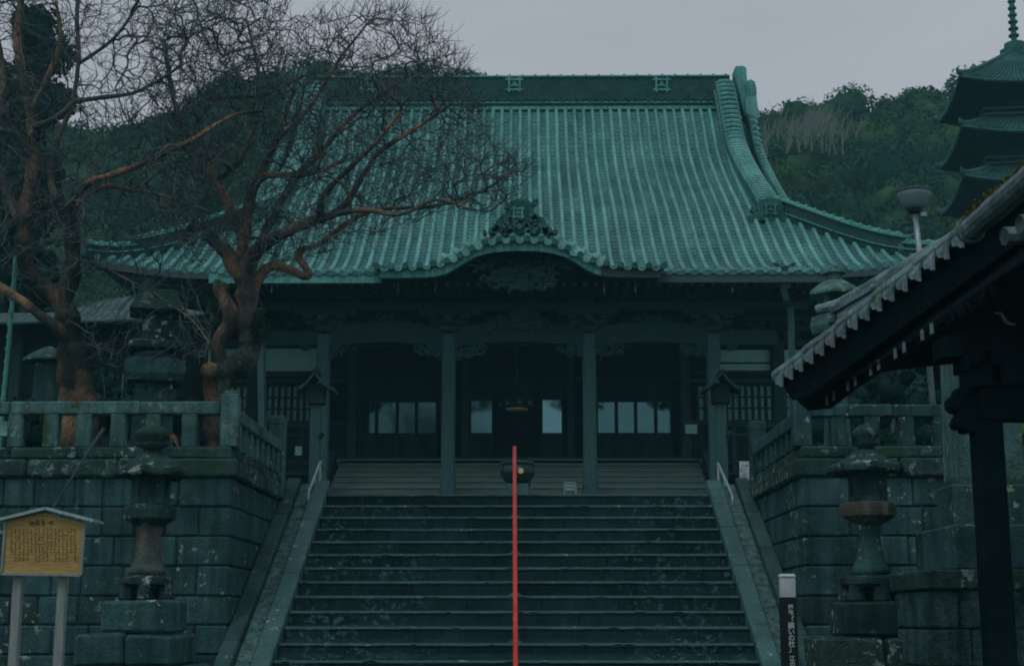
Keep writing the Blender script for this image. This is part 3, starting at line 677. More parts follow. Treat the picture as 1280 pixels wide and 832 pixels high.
# ---- descending ridges, verges, hip ridges ----
def along(fx, y0, y1, n, dz=0): return [Vector((fx(y), y, surf(fx(y), y)+dz)) for y in np.linspace(y0, y1, n)]
for s in (1, -1):
    xa = mir(P(906, 116, 50).x, s); xb = mir(P(961, 268, 43).x, s); f = lambda y: xa+(xb-xa)*(50-y)/7.0
    path = [p_+Vector((0, 0, .62*max(0, (p_.y-48.2)/2.0)**1.5)) for p_ in along(f, 43.0, 50.25, 34, 0)]
    m = MB(); m.sweep(path, [(-.36, -.1), (.36, -.1), (.36, .06), (.3, .08), (.3, .3), (.33, .32), (.33, .42), (-.33, .42), (-.33, .32), (-.3, .3), (-.3, .08), (-.36, .06)], side=(1, 0, 0)); dr = m.build('descending_ridge', M['copper_pan'], hall)
    m = MB(); L0 = 0; acc = 0
    for a, b in zip(path[:-1], path[1:]):
        acc += (b-a).length
    nn = int(acc/.24); d = [0]
    for a, b in zip(path[:-1], path[1:]): d.append(d[-1]+(b-a).length)
    for k in range(nn):
        t = (k+.5)/nn*acc; i = max(0, min(len(d)-2, int(np.searchsorted(d, t))-1)); u = (t-d[i])/(d[i+1]-d[i]); p = path[i].lerp(path[i+1], u); tn = (path[i+1]-path[i]).normalized(); up = Vector((0, -tn.z, tn.y))
        c = p+up*.43; m.tube([c+Vector((-.29, 0, 0))-up*.05, c+Vector((-.2, 0, 0))+up*.05, c+up*.08, c+Vector((.2, 0, 0))+up*.05, c+Vector((.29, 0, 0))-up*.05], .07, 6)
    m.build('ridge_roll_tiles', M['copper'], dr, kind='stuff')
    # end ornament of the descending ridge
    p = along(f, 42.9, 43.1, 2)[0]; e = MB(); ex, ez = p.x, p.z
    e.prism([(ex-.36, ez-.12), (ex+.36, ez-.12), (ex+.4, ez+.3), (ex+.3, ez+.52), (ex, ez+.6), (ex-.3, ez+.52), (ex-.4, ez+.3)], 42.72, 43.05)
    for d_ in (-1, 1):
        e.tube([(ex+d_*.42, 42.68, ez-.02), (ex+d_*.42, 43.0, ez-.02)], .16, 10); e.tube([(ex+d_*.62, 42.66, ez-.1), (ex+d_*.62, 42.95, ez-.1)], .12, 10); e.tube([(ex+d_*.5, 42.68, ez+.22), (ex+d_*.5, 42.9, ez+.22)], .09, 8)
    e.prism([(ex-.7, ez-.25), (ex+.7, ez-.25), (ex+.75, ez-.08), (ex-.75, ez-.08)], 42.7, 43.1)
    eo = e.build('ridge_ornament', M['copper_dark'], hall); crest((ex, ez+.22), .34, 42.7, eo, M['copper_pan'])
    # verge outside it
    xv = AX+s*(XG+.28)
    m = MB(); g = lambda y: xv; pv = along(lambda y: AX+s*XG, YG, YR, 24); m.sweep([Vector((xv, q_.y, q_.z)) for q_ in pv], [(-.12, -.45), (.12, -.45), (.12, .1), (-.12, .1)], side=(1, 0, 0)); m.build('verge_board', M['copper_dark'], hall)
    m = MB()
    for k in range(34):
        y = YG+.1+(YR-YG-.2)*k/33; z = hermite(y)+.15; m.tube([(xv-s*.06, y, z), (xv+s*.06, y, z+.02), (xv+s*.17, y, z-.1)], .06, 6)
    m.build('verge_tiles', M['copper'], hall, kind='stuff')
    # hip ridges in two tiers
    A = Vector((AX+s*(XG-.15), YG+.1, hermite(YG)+.1)); 
    def hp(t):
        x = AX+s*(XG+(XC-XG)*t); y = YG+(YE-YG)*t; return Vector((x, y, surf(x, y)))
    for (t0, t1, hh, nm) in ((-.02, .72, .42, 'hip_ridge'), (.72, 1.0, .26, 'lower_hip_ridge')):
        pth = [hp(t) for t in np.linspace(t0, t1, 12)]
        m = MB(); wd = .17; m.sweep(pth, [(-wd, -.1), (wd, -.1), (wd, hh), (-wd, hh)]); ho = m.build(nm, M['copper_ridge'], hall)
        m = MB(); m.sweep(pth, [(-wd-.07, hh), (wd+.07, hh), (wd+.07, hh+.035), (-wd-.07, hh+.035)]); m.sweep(pth, [(-wd-.07, .1), (wd+.07, .1), (wd+.07, .13), (-wd-.07, .13)])
        m.tube([p_+Vector((0, 0, hh+.07)) for p_ in pth], .085, 8); m.build('hip_cap', M['copper_trim'], ho)
        m = MB()
        for k in range(int(14*(t1-t0)/.7)):
            p_ = hp(t0+(t1-t0)*(k+.5)/int(14*(t1-t0)/.7)); dr_ = (hp(t1)-hp(t0)).normalized()*.04; m.tube([p_+Vector((0, 0, hh+.09))-dr_, p_+Vector((0, 0, hh+.09))+dr_], .105, 8)
        m.build('hip_cap_joints', M['copper_trim'], ho, kind='stuff')
        # curled end tile
        e_ = hp(t1); m = MB(); dr_ = (hp(t1)-hp(t1-.05)).normalized()
        for (a_, b_, r_) in ((.0, .12, .2), (.1, .3, .13), (-.02, .42, .12)): m.tube([e_+dr_*a_+Vector((-.12, .02, b_)), e_+dr_*(a_+.1)+Vector((.12, -.02, b_))], r_, 9)
        m.tube([e_+Vector((0, 0, hh)), e_+dr_*.2+Vector((0, 0, hh+.05)), e_+dr_*.35+Vector((0, 0, hh+.18))], [.12, .08, .03], 7)
        m.build('hip_ornament', M['copper_pan'], hall)

# ---- eave boards and soffits ----
def eave_strip(x0, x1, y, zt, h, name, mt, th=.08):
    m = MB(); m.box(x0, x1, y, y+th, zt-h, zt); return m.build(name, mt, hall)
xl, xr_ = X(262, YPR+.1, 345), X(1036, YPR+.1, 345); xk0, xk1 = X(474, YPR), X(824, YPR)
zE = surf(AX, YPR)-.05
eave_strip(xl, xk0, YPR+.03, zE, .235, 'eave_board', M['copper_trim'])
eave_strip(xk1, xr_, YPR+.03, zE, .235, 'eave_board', M['fascia_brown'])
for s in (-1, 1):   # main eave outside the porch, following the lifted corner
    m = MB(); xs = np.linspace(XPW, XC, 14); pth = [Vector((AX+s*x, YE+.06, surf(AX+s*x, YE)-.14)) for x in xs]
    m.sweep(pth, [(-.05, -.1), (.05, -.1), (.05, .08), (-.05, .08)], side=(0, 1, 0)); m.build('eave_board', M['fascia_brown'], hall)
m = MB()   # soffit
m.add([(xl, YPR+.06, zE-.2), (xr_, YPR+.06, zE-.2), (xr_, 42.6, zE+1.3), (xl, 42.6, zE+1.3)], [(0, 1, 2, 3)])
for s in (-1, 1):
    rows = [[(AX+s*x, YE+.05, surf(AX+s*x, YE)-.2), (AX+s*x, 42.6, zE+1.7)] for x in np.linspace(XPW, XC, 10)]; m.grid(rows)
m.build('soffit', M['wood_dark'], hall)
m = MB()
x = xl+.1
while x < xr_:
    for (ya, yb_, za, zb_) in ((YPR+.12, 40, zE-.19, zE+.62), (YPR+.95, 41, zE-.22, zE+.4)):
        m.sweep([(x, ya, za), (x, yb_, zb_)], [(-.05, -.12), (.05, -.12), (.05, 0), (-.05, 0)], side=(1, 0, 0))
    x += .26
for s in (-1, 1):
    for xx_ in np.arange(XPW+.15, XC-.1, .26):
        za = surf(AX+s*xx_, YE)-.2; m.sweep([(AX+s*xx_, YE+.12, za), (AX+s*xx_, 42.5, za+.9)], [(-.05, -.12), (.05, -.12), (.05, 0), (-.05, 0)], side=(1, 0, 0))
m.build('rafters', M['wood_dark'], hall, kind='stuff')
# ---- cusped gable (karahafu) over the entrance ----
YK = 35.15; kc = P(650, 300, YK).x; kpx = (P(750, 330, YK).x-P(650, 330, YK).x)/100
KP = [(0, 313.5), (20, 314), (40, 316.5), (55, 320.5), (68, 327), (80, 335), (92, 341.5), (104, 345), (125, 346.5), (176, 347)]
def kcurve(u):   # bottom line of the copper band at distance u (px) from the axis
    u = abs(u)
    for (a, b), (c, d) in zip(KP[:-1], KP[1:]):
        if u <= c:
            t = (u-a)/(c-a); t = t*t*(3-2*t) if False else t; return b+(d-b)*t
    return KP[-1][1]
us = list(np.linspace(-176, 101, 70)); 
def kp_(u, dpx=0): return (kc+u*kpx, Z(kcurve(u)-dpx, YK))
m = MB(); m.prism([kp_(u) for u in us]+[kp_(u, 11) for u in us[::-1]], YK-.02, YK+.16); kg = m.build('gable_band', M['copper_trim'], hall)
us2 = list(np.linspace(101.6, 176, 16)); m = MB(); m.prism([kp_(u) for u in us2]+[kp_(u, 11) for u in us2[::-1]], YK-.01, YK+.16); m.build('gable_band', M['fascia_brown'], hall, label='bare brown end of the copper gable band')
for u in (-148, -120, -95, -70, -45, -20, 8, 35, 62, 90):   # seams
    a = kp_(u, .5); b = kp_(u+(kcurve(u+6)-kcurve(u-6))*.6, 10.5); MBs = MB().tube([(a[0], YK-.022, a[1]), (b[0], YK-.022, b[1])], .008, 4); MBs.build('band_seam', M['copper_dark'], kg)
TU = [(0, 301), (30, 302), (45, 306), (60, 313), (75, 322), (95, 330), (125, 334.5), (178, 336)]
def tcurve(u):
    u = abs(u)
    for (a, b), (c, d) in zip(TU[:-1], TU[1:]):
        if u <= c:
            t = (u-a)/(c-a); return b+(d-b)*t
    return TU[-1][1]
def tk(u, dz=0): return Vector((kc+u*kpx, 0, Z(tcurve(u), YK)+dz))
# roof skin of the gable running back into the slope, and dark underside
usf = np.linspace(-178, 178, 73); m = MB()
yback = 41.2
rows = [[(kc+u*kpx, YK-.05, tk(u).z), (kc+u*kpx, YPR+.6, tk(u).z+(.3 if abs(u) < 90 else .12)), (kc+u*kpx, yback if abs(u) < 90 else 38, tk(u).z+(.5 if abs(u) < 90 else .15))] for u in usf]; m.grid(rows); m.build('gable_roof', M['copper_pan'], hall)
m = MB(); rows = [[(kc+u*kpx, YK+.05, Z(kcurve(u)-4, YK)), (kc+u*kpx, 39.5, Z(kcurve(u)-4, YK)+.05)] for u in usf]; m.grid(rows); m.build('gable_lining', M['wood_dark'], hall)
m = MB(); m.prism([(kc+u*kpx, Z(kcurve(u)-9, YK)) for u in usf]+[(kc+u*kpx, tk(u).z-.02) for u in usf[::-1]], YK+.03, YK+.1); m.build('tile_bed', M['copper_dark'], hall)
# rolls, round ends and sagging lip tiles along the gable edge
arc = [0.0]; pp = [tk(u) for u in usf]
for a, b in zip(pp[:-1], pp[1:]): arc.append(arc[-1]+(b-a).length)
nroll = int(round(arc[-1]/.335)); step_ = arc[-1]/nroll
def atarc(s_):
    i = max(0, min(len(arc)-2, int(np.searchsorted(arc, s_))-1)); t = (s_-arc[i])/(arc[i+1]-arc[i]); p = pp[i].lerp(pp[i+1], t); tn = (pp[i+1]-pp[i]).normalized(); return p, tn, Vector((-tn.z, 0, tn.x))
gr0 = None
for k in range(nroll+1):
    p, tn, nn_ = atarc(min(max(k*step_, .001), arc[-1]-.001))
    m = MB(); c0 = Vector((p.x, YK-.14, p.z))+nn_*.03; sl_ = .42 if abs(k-nroll/2)*step_ < 1.9 else .2; c1 = Vector((p.x, YK+.75, p.z))+nn_*(.03+.89*sl_); cm = c0.lerp(c1, .32)
    m.tube([c0, cm, cm+Vector((0, .01, .003)), c1], [.072, .066, .08, .07], 10); g0 = m.build('gable_roll', M['copper'], hall)
    m = MB(); m.tube([c0+Vector((0, -.03, 0)), c0+Vector((0, .02, 0))], .082, 12); m.build('round_end', M['copper_dark'], g0)
    if k < nroll:
        q0, _, n0 = atarc((k+.14)*step_); q1, _, n1 = atarc((k+.86)*step_); mid, _, nm_ = atarc((k+.5)*step_)
        m = MB(); rows = []
        for (dy, up) in ((-.13, -.05), (-.13, .0), (.1, sl_*.23), (.1, sl_*.23+.03), (.35, sl_*.48+.03), (.35, sl_*.48+.06), (.7, sl_*.83+.06)):
            row = []
            for t in (0, .25, .5, .75, 1):
                b_ = q0.lerp(q1, t); sag = -.075*math.sin(math.pi*t); row.append(Vector((b_.x, YK+dy, b_.z))+nm_*(up+sag+.03))
            rows.append(row)
        m.grid([r_[::-1] for r_ in rows]); m.build('lip_tile', M['copper'], hall)
# gable ridge and onigawara
m = MB(); m.sweep([(kc, YK+.5, Z(297, YK)), (kc, 41.5, Z(290, YK))], [(-.22, 0), (.22, 0), (.2, .3), (-.2, .3)], side=(1, 0, 0)); m.build('gable_ridge', M['copper_dark'], hall)
Yo = YK+.3
def lobes(m, pts, y0, y1, n=9):
    for (px, py, r) in pts:
        p = P(px, py, y0); m.lathe((0, 0, 0), [(0.01, 0)], 3) if False else m.tube([(p.x, y0, p.z), (p.x, y1, p.z)], r*kpx, n)
m = MB(); ol = [(612, 292), (614, 284), (619, 279), (622, 273), (630, 268), (634, 262), (632, 257), (638, 251), (649, 248.5), (661, 251), (668, 256), (666, 262), (670, 268), (679, 272), (683, 279), (688, 284), (692, 292)]
m.prism([(P(a, b, Yo).x, P(a, b, Yo).z) for a, b in ol], Yo, Yo+.25)
rr = random.Random(5)
lobes(m, [(rr.uniform(618, 684), rr.uniform(280, 291), rr.uniform(3, 5)) for _ in range(22)]+[(rr.uniform(628, 672), rr.uniform(268, 282), rr.uniform(2.5, 4.5)) for _ in range(14)]+[(668, 253, 3.6), (671, 250, 2.4), (633, 258, 3), (686, 287, 4.5), (694, 289, 3.5), (614, 288, 4), (606, 290, 3)], Yo-.1, Yo+.1, 7)
og = m.build('gable_ornament', M['copper_dark'], hall); p = P(647.5, 265.5, Yo-.1); crest((p.x, p.z), .27, Yo-.06, og, M['copper_trim'])

# curled tiles at the porch roof corners
for px in (826, 474):
    p = P(px, 336, YPR-.1); s = 1 if px > 650 else -1; m = MB()
    m.tube([p+Vector((-s*.3, .1, -.03)), p+Vector((0, 0, .02)), p+Vector((s*.12, -.05, .1)), p+Vector((s*.14, -.05, .17))], [.1, .09, .06, .02], 8); m.build('corner_tile', M['copper_dark'], hall)

# ---- structure under the eaves ----
YC_ = 37.4; ZF = Z(577, 41.0)       # hall floor
zc0 = ZP+.55
pod = MB(); pod.cbox(AX-5.6, AX+5.6, YC_-.75, 42.6, ZP-.2, zc0, .03); pod.build('stone_podium', M['stone_dark'], hall)
colx = [P(px, 520, YC_).x for px in (403, 560.5, 737, 893.5)]
for x in colx:
    m = MB(); zt_ = Z(413, YC_); m.cbox(x-.17, x+.17, YC_-.17, YC_+.17, zc0, zt_, .045); c_ = m.build('porch_column', M['wood_col'], hall)
    m = MB(); zs = Z(597, YC_); m.cbox(x-.195, x+.195, YC_-.195, YC_+.195, zc0-.004, zs, .04); m.build('column_shoe', M['shoe'], c_)
    m = MB(); m.cbox(x-.3, x+.3, YC_-.3, YC_+.3, zc0-.1, zc0+.06, .05); m.build('column_plinth', M['stone'], c_)
    # bracket capital
    m = MB(); zb = Z(414, YC_); m.cbox(x-.24, x+.24, YC_-.24, YC_+.24, zb-.02, zb+.12, .04); m.cbox(x-.17, x+.17, YC_-.17, YC_+.17, zb-.1, zb-.02, .01)
    m.cbox(x-.5, x+.5, YC_-.09, YC_+.09, zb+.12, zb+.3, .04)
    for d in (-.42, 0, .42): m.cbox(x+d-.13, x+d+.13, YC_-.14, YC_+.14, zb+.3, zb+.42, .03)
    m.cbox(x-.8, x+.8, YC_-.08, YC_+.08, zb+.42, zb+.58, .03)
    m.cbox(x-.1, x+.1, YC_-.75, YC_+.1, zb+.13, zb+.3, .05)
    m.build('bracket_capital', M['carving'], c_)
# rainbow beams between columns + carved ones
def beam(xa, xb, y, py0, py1, arch, name, mt, th=.3, n=14):
    zt_, zb_ = Z(py0, y), Z(py1, y); m = MB(); top_ = []; bot = []
    for k in range(n+1):
        t = k/n; a = arch*4*t*(1-t); top_.append((xa+(xb-xa)*t, zt_+a*1.0)); bot.append((xa+(xb-xa)*t, zb_+a*.75 if 0 < k < n else zb_))
    m.prism(bot+top_[::-1], y-th/2, y+th/2); return m.build(name, mt, hall)
for a, b in zip(colx[:-1], colx[1:]): beam(a+.17, b-.17, YC_, 411, 434, .16, 'rainbow_beam', M['wood_mid'])
beam(colx[0]-1.6, colx[0]-.17, YC_, 414, 432, .0, 'rainbow_beam', M['wood_mid']); beam(colx[3]+.17, colx[3]+1.6, YC_, 414, 432, .0, 'rainbow_beam', M['wood_mid'])
MB().box(xl+.2, xr_-.2, YC_-.12, YC_+.12, Z(388, YC_), Z(379, YC_)).build('eave_purlin', M['wood_mid'], hall)
MB().box(xl+.2, xr_-.2, YC_+.9, YC_+1.2, Z(372, YC_), Z(352, YC_)).build('upper_beam', M['wood_dark'], hall)
# carvings: clouds, dragon relief and leafy brackets, as irregular relief
def relief(name, boxpx, y, n, rad, mt, seed, dens=None, th=.12, label=None):
    rr = random.Random(seed); x0_, x1_, y0_, y1_ = boxpx; m = MB()
    for _ in range(n):
        for _t in range(20):
            px, py = rr.uniform(x0_, x1_), rr.uniform(y0_, y1_)
            if dens is None or dens(px, py): break
        p = P(px, py, y); a = rr.uniform(0, 6.28); r = rr.uniform(*rad)*kpx; pts = []
        L_ = rr.uniform(2, 5)
        for k in range(6):
            t = k/5; pts.append(p+Vector((math.cos(a+t*L_*.9)*r*(1.6-t), -t*th*.4, math.sin(a+t*L_*.9)*r*(1.3-t*.9))))
        m.tube(pts, [r*.3, r*.45, r*.5, r*.45, r*.35, r*.2], 6)
    return m.build(name, mt, hall, label=label)
tri = lambda cx, hw_, yt_, yb_: (lambda px, py: (py-yt_)/(yb_-yt_) > abs(px-cx)/hw_)
relief('carved_relief', (600, 700, 330, 362), YK+.5, 90, (3, 6), M['carving'], 1, lambda px, py: ((px-650)/48)**2+((py-347)/13)**2 < 1)
relief('gable_scroll', (585, 715, 322, 345), YK+.35, 40, (2, 5), M['wood_mid'], 8, lambda px, py: py > kcurve(px-650)+3 and py < kcurve(px-650)+16)
relief('frog_leg_strut', (605, 695, 388, 410), YC_-.2, 70, (3, 6), M['carving'], 2, tri(650, 46, 386, 409))
for cx_, sd_ in ((482, 11), (815, 12)): relief('frog_leg_strut', (cx_-34, cx_+34, 392, 410), YC_-.1, 30, (2.5, 5), M['carving'], sd_, tri(cx_, 40, 390, 410))
for j, (cx_, s) in enumerate(((403, 1), (560.5, -1), (560.5, 1), (737, -1), (737, 1), (893.5, -1))):
    relief('carved_corner_bracket', (min(cx_+s*10, cx_+s*42), max(cx_+s*10, cx_+s*42), 433, 449), YC_-.1, 26, (2.5, 5), M['carving'], 20+j, lambda px, py, cx_=cx_: (py-433) < 17*(1-abs(px-cx_)/50)+2)
for j, (cx_, s) in enumerate(((403, -1), (893.5, 1))):
    relief('carved_beam_end', (min(cx_+s*10, cx_+s*52), max(cx_+s*10, cx_+s*52), 412, 436), YC_-.05, 34, (3, 6), M['carving'], 30+j, lambda px, py, cx_=cx_: abs(py-424) < 12*(1-abs(px-cx_)/75))
# bracket sets along the main wall head
YW = 42.3
m0 = None
for px in (200, 262, 318, 368, 430, 490, 545, 600, 650, 700, 755, 810, 868, 930, 985, 1040, 1100):
    x = P(px, 420, YW).x; z = Z(425, YW); m = MB()
    m.cbox(x-.2, x+.2, YW-.45, YW-.05, z, z+.18, .03); m.cbox(x-.6, x+.6, YW-.35, YW-.2, z+.18, z+.36, .04); m.cbox(x-.08, x+.08, YW-1.0, YW, z+.18, z+.36, .04)
    for d in (-.48, 0, .48): m.cbox(x+d-.12, x+d+.12, YW-.4, YW-.15, z+.36, z+.48, .02)
    m.cbox(x-.12, x+.12, YW-1.05, YW-.8, z+.36, z+.48, .02); m.cbox(x-.75, x+.75, YW-.33, YW-.2, z+.48, z+.64, .02); m.build('bracket_set', M['carving'], hall)
# ---- front wall ----
def wx(px, py=500): return P(px, py, YW).x
def wz(py): return Z(py, YW)
def panel(px0, px1, py0, py1, y0, y1, name, mt, parent=None, c=.0):
    m = MB(); a = (wx(px0), wx(px1), y0, y1, wz(py1), wz(py0)); (m.cbox(*a, c) if c else m.box(*a)); return m.build(name, mt, parent or hall)
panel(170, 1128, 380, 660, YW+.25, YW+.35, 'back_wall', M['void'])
for px in (180, 222, 268, 318, 366-48, 404, 437, 560-118, 575, 612, 685, 722, 857, 868, 893, 973, 1030, 1085, 1120):
    pass
for px, w_ in ((178, .3), (224, .26), (270, .26), (316, .34), (404, .3), (441, .28), (556, .2), (582, .2), (713, .2), (741, .2), (856, .28), (893, .3), (974, .34), (1025, .26), (1075, .26), (1118, .3)):
    x = wx(px); MB().cbox(x-w_/2, x+w_/2, YW-.15, YW+.2, ZF-1.6, wz(405), .02).build('wall_post', M['wood_mid'], hall)
def hrail(px0, px1, py0, py1, mt='wood_mid', y=None, nm='wall_rail'):
    y = YW if y is None else y; m = MB(); m.box(wx(px0), wx(px1), y-.1, y+.1, wz(py1), wz(py0)); return m.build(nm, M[mt], hall)
hrail(170, 1125, 425, 433); hrail(170, 441, 464, 470, 'wood_dark'); hrail(856, 1125, 464, 470, 'wood_dark'); hrail(170, 441, 474, 479); hrail(856, 1125, 474, 479)
hrail(170, 441, 526, 531); hrail(856, 1125, 526, 531); hrail(441, 856, 470, 478, 'wood_dark')
for a, b, c, d in ((229, 265, 434, 463), (275, 312, 434, 463), (324, 398, 434, 463), (902, 965, 437, 452), (982, 1020, 437, 452), (1030, 1070, 437, 452)):
    panel(a, b, c, d, YW+.1, YW+.2, 'plaster_panel', M['plaster'])
for a, b in ((902, 965), (982, 1020), (1030, 1070)): panel(a, b, 454.5, 463, YW+.1, YW+.2, 'plaster_panel', M['plaster'])
# lattice windows
for a, b in ((325, 396), (230, 264), (276, 310), (872, 890), (900, 966), (982, 1019), (1030, 1069)):
    g_ = panel(a, b, 481, 526, YW+.1, YW+.14, 'lattice_window', M['plaster'])
    n = max(2, int(round((b-a)/8.0)))
    for k in range(n+1):
        x = wx(a+(b-a)*k/n); MB().box(x-.038, x+.038, YW+.0, YW+.06, wz(526), wz(481)).build('bar', M['wood_dark'], g_)
    for py in (481.5, 496, 510, 525.5):
        m = MB(); m.box(wx(a), wx(b), YW+.04, YW+.09, wz(py+.8), wz(py-.8)); m.build('cross_bar', M['wood_dark'], g_)
# boards below the lattice
for a, b in ((170, 441), (856, 1125)):
    for k in range(int((b-a)/9)):
        x0_ = wx(a+k*9); m = MB(); m.box(x0_+.004, wx(a+k*9+9)-.004, YW+.05+random.uniform(0, .015), YW+.12, ZF-.4, wz(531)); m.build('wall_board', M['wood_dark'], hall)
# veranda with railings at the sides
for a, b in ((170, 408), (888, 1125)):
    m = MB(); m.box(wx(a), wx(b), YW-1.9, YW, wz(601), wz(597)); m.build('veranda_floor', M['wood_mid'], hall)
    for py in (541, 552, 584): hrail(a, b, py, py+3.2, 'wood_mid', YW-1.8, 'veranda_rail')
    for k in range(7):
        x = wx(a+(b-a)*(k+.5)/7); MB().box(x-.06, x+.06, YW-1.86, YW-1.74, wz(600), wz(541)).build('veranda_post', M['wood_mid'], hall)
p = P(373, 563, YW-1.95); MB().box(p.x-.09, p.x+.09, YW-1.95, YW-1.92, p.z-.12, p.z+.12).build('paper_notice', M['plaster'], hall, label='small pale notice on the left veranda')
p = P(864, 536, YW-.3); MB().box(p.x-.17, p.x+.17, YW-.3, YW-.27, p.z-.13, p.z+.13).build('paper_notice', M['plaster'], hall, label='pale notice right of the glazed doors')
# glazed doors
def glazing(px0, px1, py0, py1, seams, mt, y=YW-.05):
    w_ = []
    xs = [px0]+seams+[px1]
    for a, b in zip(xs[:-1], xs[1:]):
        d = panel(a, b, 478, 572, y, y+.05, 'sliding_door', M['wood_dark'])
        pa = MB(); pa.box(wx(a)+.05, wx(b)-.05, y-.012, y-.003, wz(py1), wz(py0)); pa.build('pane', mt, d)
        for zz in (py1+.5, py0-2.5): m = MB(); m.box(wx(a)+.0, wx(b)-.0, y-.035, y-.001, wz(zz+2), wz(zz)); m.build('door_rail', M['wood_dark'], d)
        for x_ in (wx(a)+.025, wx(b)-.025): MB().box(x_-.025, x_+.025, y-.04, y-.001, wz(572), wz(480)).build('stile', M['wood_dark'], d)
        for k in range(3):
            x_ = wx(a)+(wx(b)-wx(a))*(k+.5)/3; MB().box(x_-(wx(b)-wx(a))/6.6, x_+(wx(b)-wx(a))/6.6, y-.014, y-.001, wz(569), wz(546)).build('door_panel', M['wood_dark'], d)
glazing(449, 547, 503, 541, [471.5, 497, 521], M['glass']); glazing(745, 839, 503, 541, [770, 794, 819], M['glass'])
glazing(587, 617, 500, 541, [], M['glass_pale']); glazing(676, 704, 500, 541, [], M['glass_pale'])
panel(617, 676, 478, 490, YW-.05, YW, 'door_lintel', M['wood_dark'])
panel(441, 856, 571, 577, YW-.12, YW+.1, 'door_sill', M['wood_mid'])
# hall floor and broad wooden steps
nT = 5; zs0, zs1 = Z(617, 38.2), ZF; y0s, y1s = 38.2, 40.2; sx0, sx1 = P(414, 600, 38.5).x, P(884, 600, 38.5).x
MB().box(sx0-.6, sx1+.6, y1s, YW+.2, ZF-.12, ZF).build('porch_floor', M['wood_floor'], hall)
for k in range(nT+1):
    ya = y0s+(y1s-y0s)*k/(nT+.0); z1 = zs0+(zs1-zs0)*(k+1)/(nT+1); z0 = zs0+(zs1-zs0)*k/(nT+1)
    m = MB(); m.cbox(sx0, sx1, ya-.03, ya+.45, z1-.05, z1-.003, .01); m.build('wooden_tread', M['wood_floor'], hall)
    m = MB(); m.box(sx0, sx1, ya, ya+.04, z0-.002, z1-.051); m.build('wooden_riser', M['wood_floor'], hall)
MB().box(sx0+.1, sx1-.1, y0s+.3, 42, ZP, zs0).build('step_base', M['wood_dark'], hall)
for x in (P(420, 600, 39).x, P(878, 600, 39).x):
    s = -1 if x < 0 else 1; m = MB(); m.prism([(y0s-.1, zs0-.3), (y1s, ZF-.2), (y1s, ZF+.25), (y0s-.1, zs0+.15)], x-.1+s*.25, x+.1+s*.25, 'yz'); m.build('step_cheek', M['wood_mid'], hall)
# rain heads and drain pipes at the porch ends
for px, mtn in ((981, 1), (318, -1)):
    Yd = YPR+.2; p = P(px, 345, Yd); m = MB(); m.cbox(p.x-.2, p.x+.2, Yd-.15, Yd+.2, Z(352, Yd), Z(334, Yd), .03); m.cbox(p.x-.13, p.x+.13, Yd-.1, Yd+.12, Z(362, Yd), Z(352, Yd), .02)
    for d in (-1, 1): m.tube([(p.x+d*.12, Yd, Z(335, Yd)), (p.x+d*.2, Yd, Z(331, Yd)), (p.x+d*.3, Yd, Z(329, Yd))], [.06, .05, .01], 6)
    rh = m.build('rain_head', M['wood_mid'], hall)
    m = MB(); pts = [P(px-2, 360, Yd), P(px+1, 372, Yd+.1), P(px+6, 381, Yd+.6), P(px+8, 400, Yd+.6), P(px+10, 520, Yd+.6), Vector((P(px+11, 600, Yd+.6).x, Yd+.6, ZP))]
    m.tube(pts, .11, 4) ; m.build('drain_pipe', M['wood_col'], rh)
for px in (498, 544, 755, 794, 340, 915):   # thin hanging chains under the eave
    p = P(px, 349, YPR+.25); MB().tube([p, p+Vector((0, 0, -.32))], .012, 4).build('hanging_hook', M['steel'], hall)

# ---- hanging lantern in the doorway ----
Yl = 39.5; c = P(645.5, 503, Yl); hl = thing('hanging_lantern', 'round bronze lantern with golden underside hanging in the doorway', 'lantern', (c.x, Yl, c.z-.2))
r_ = 23/1866*Yl
m = MB(); m.lathe((c.x, Yl, c.z), [(r_*.62, -.17), (r_*.66, -.15), (r_*.98, .06), (r_*1.05, .1), (r_*.8, .2), (r_*.3, .34), (.03, .4)], 12); m.build('body', M['bronze'], hl)
m = MB(); m.lathe((c.x, Yl, c.z), [(r_*.6, -.2), (r_*.62, -.172)], 16); m.build('golden_base', M['gold'], hl)
for k in range(8):
    a = 2*math.pi*k/8+.2; q_ = Vector((c.x+math.cos(a)*r_*.86, Yl+math.sin(a)*r_*.86, c.z-.05)); m = MB(); m.lathe(q_, [(.05, -.05), (.075, 0), (.05, .05)], 8); m.build('boss', M['copper_dark'], hl)
m = MB(); m.tube([(c.x, Yl, c.z+.38), (c.x, Yl, c.z+2.2)], .025, 6); m.build('chain', M['bronze'], hl)

# ---- incense burner before the steps ----
Yi = 31; c = P(647, 590, Yi); ib = thing('incense_burner', 'dark bronze incense cauldron with a gold crest on a stone stand', 'incense burner', (c.x, Yi, ZP))
k_ = 1/1866*Yi*1.0; rB = 22*k_; zt_ = Z(578.5, Yi); zb_ = Z(604, Yi)
m = MB(); H = zt_-zb_
m.lathe((c.x, Yi, zb_), [(rB*.55, 0), (rB*.75, H*.1), (rB*.98, H*.42), (rB*1.0, H*.6), (rB*.9, H*.8), (rB*.84, H*.88), (rB*.95, H*.93), (rB*.97, H), (rB*.85, H*1.0), (rB*.8, H*.85)], 28); m.build('bowl', M['bronze'], ib, smooth=True)
m = MB(); m.lathe((c.x, Yi, zt_-.02), [(rB*.95, 0), (rB*.99, .02), (rB*.93, .035)], 28); m.build('rim', M['copper_dark'], ib, smooth=True)
m = MB(); pc = P(651, 588, Yi-rB*.98); m.tube([(pc.x, Yi-rB*.99, pc.z), (pc.x, Yi-rB*.9, pc.z)], .06, 12); m.build('gold_crest', M['gold'], ib)
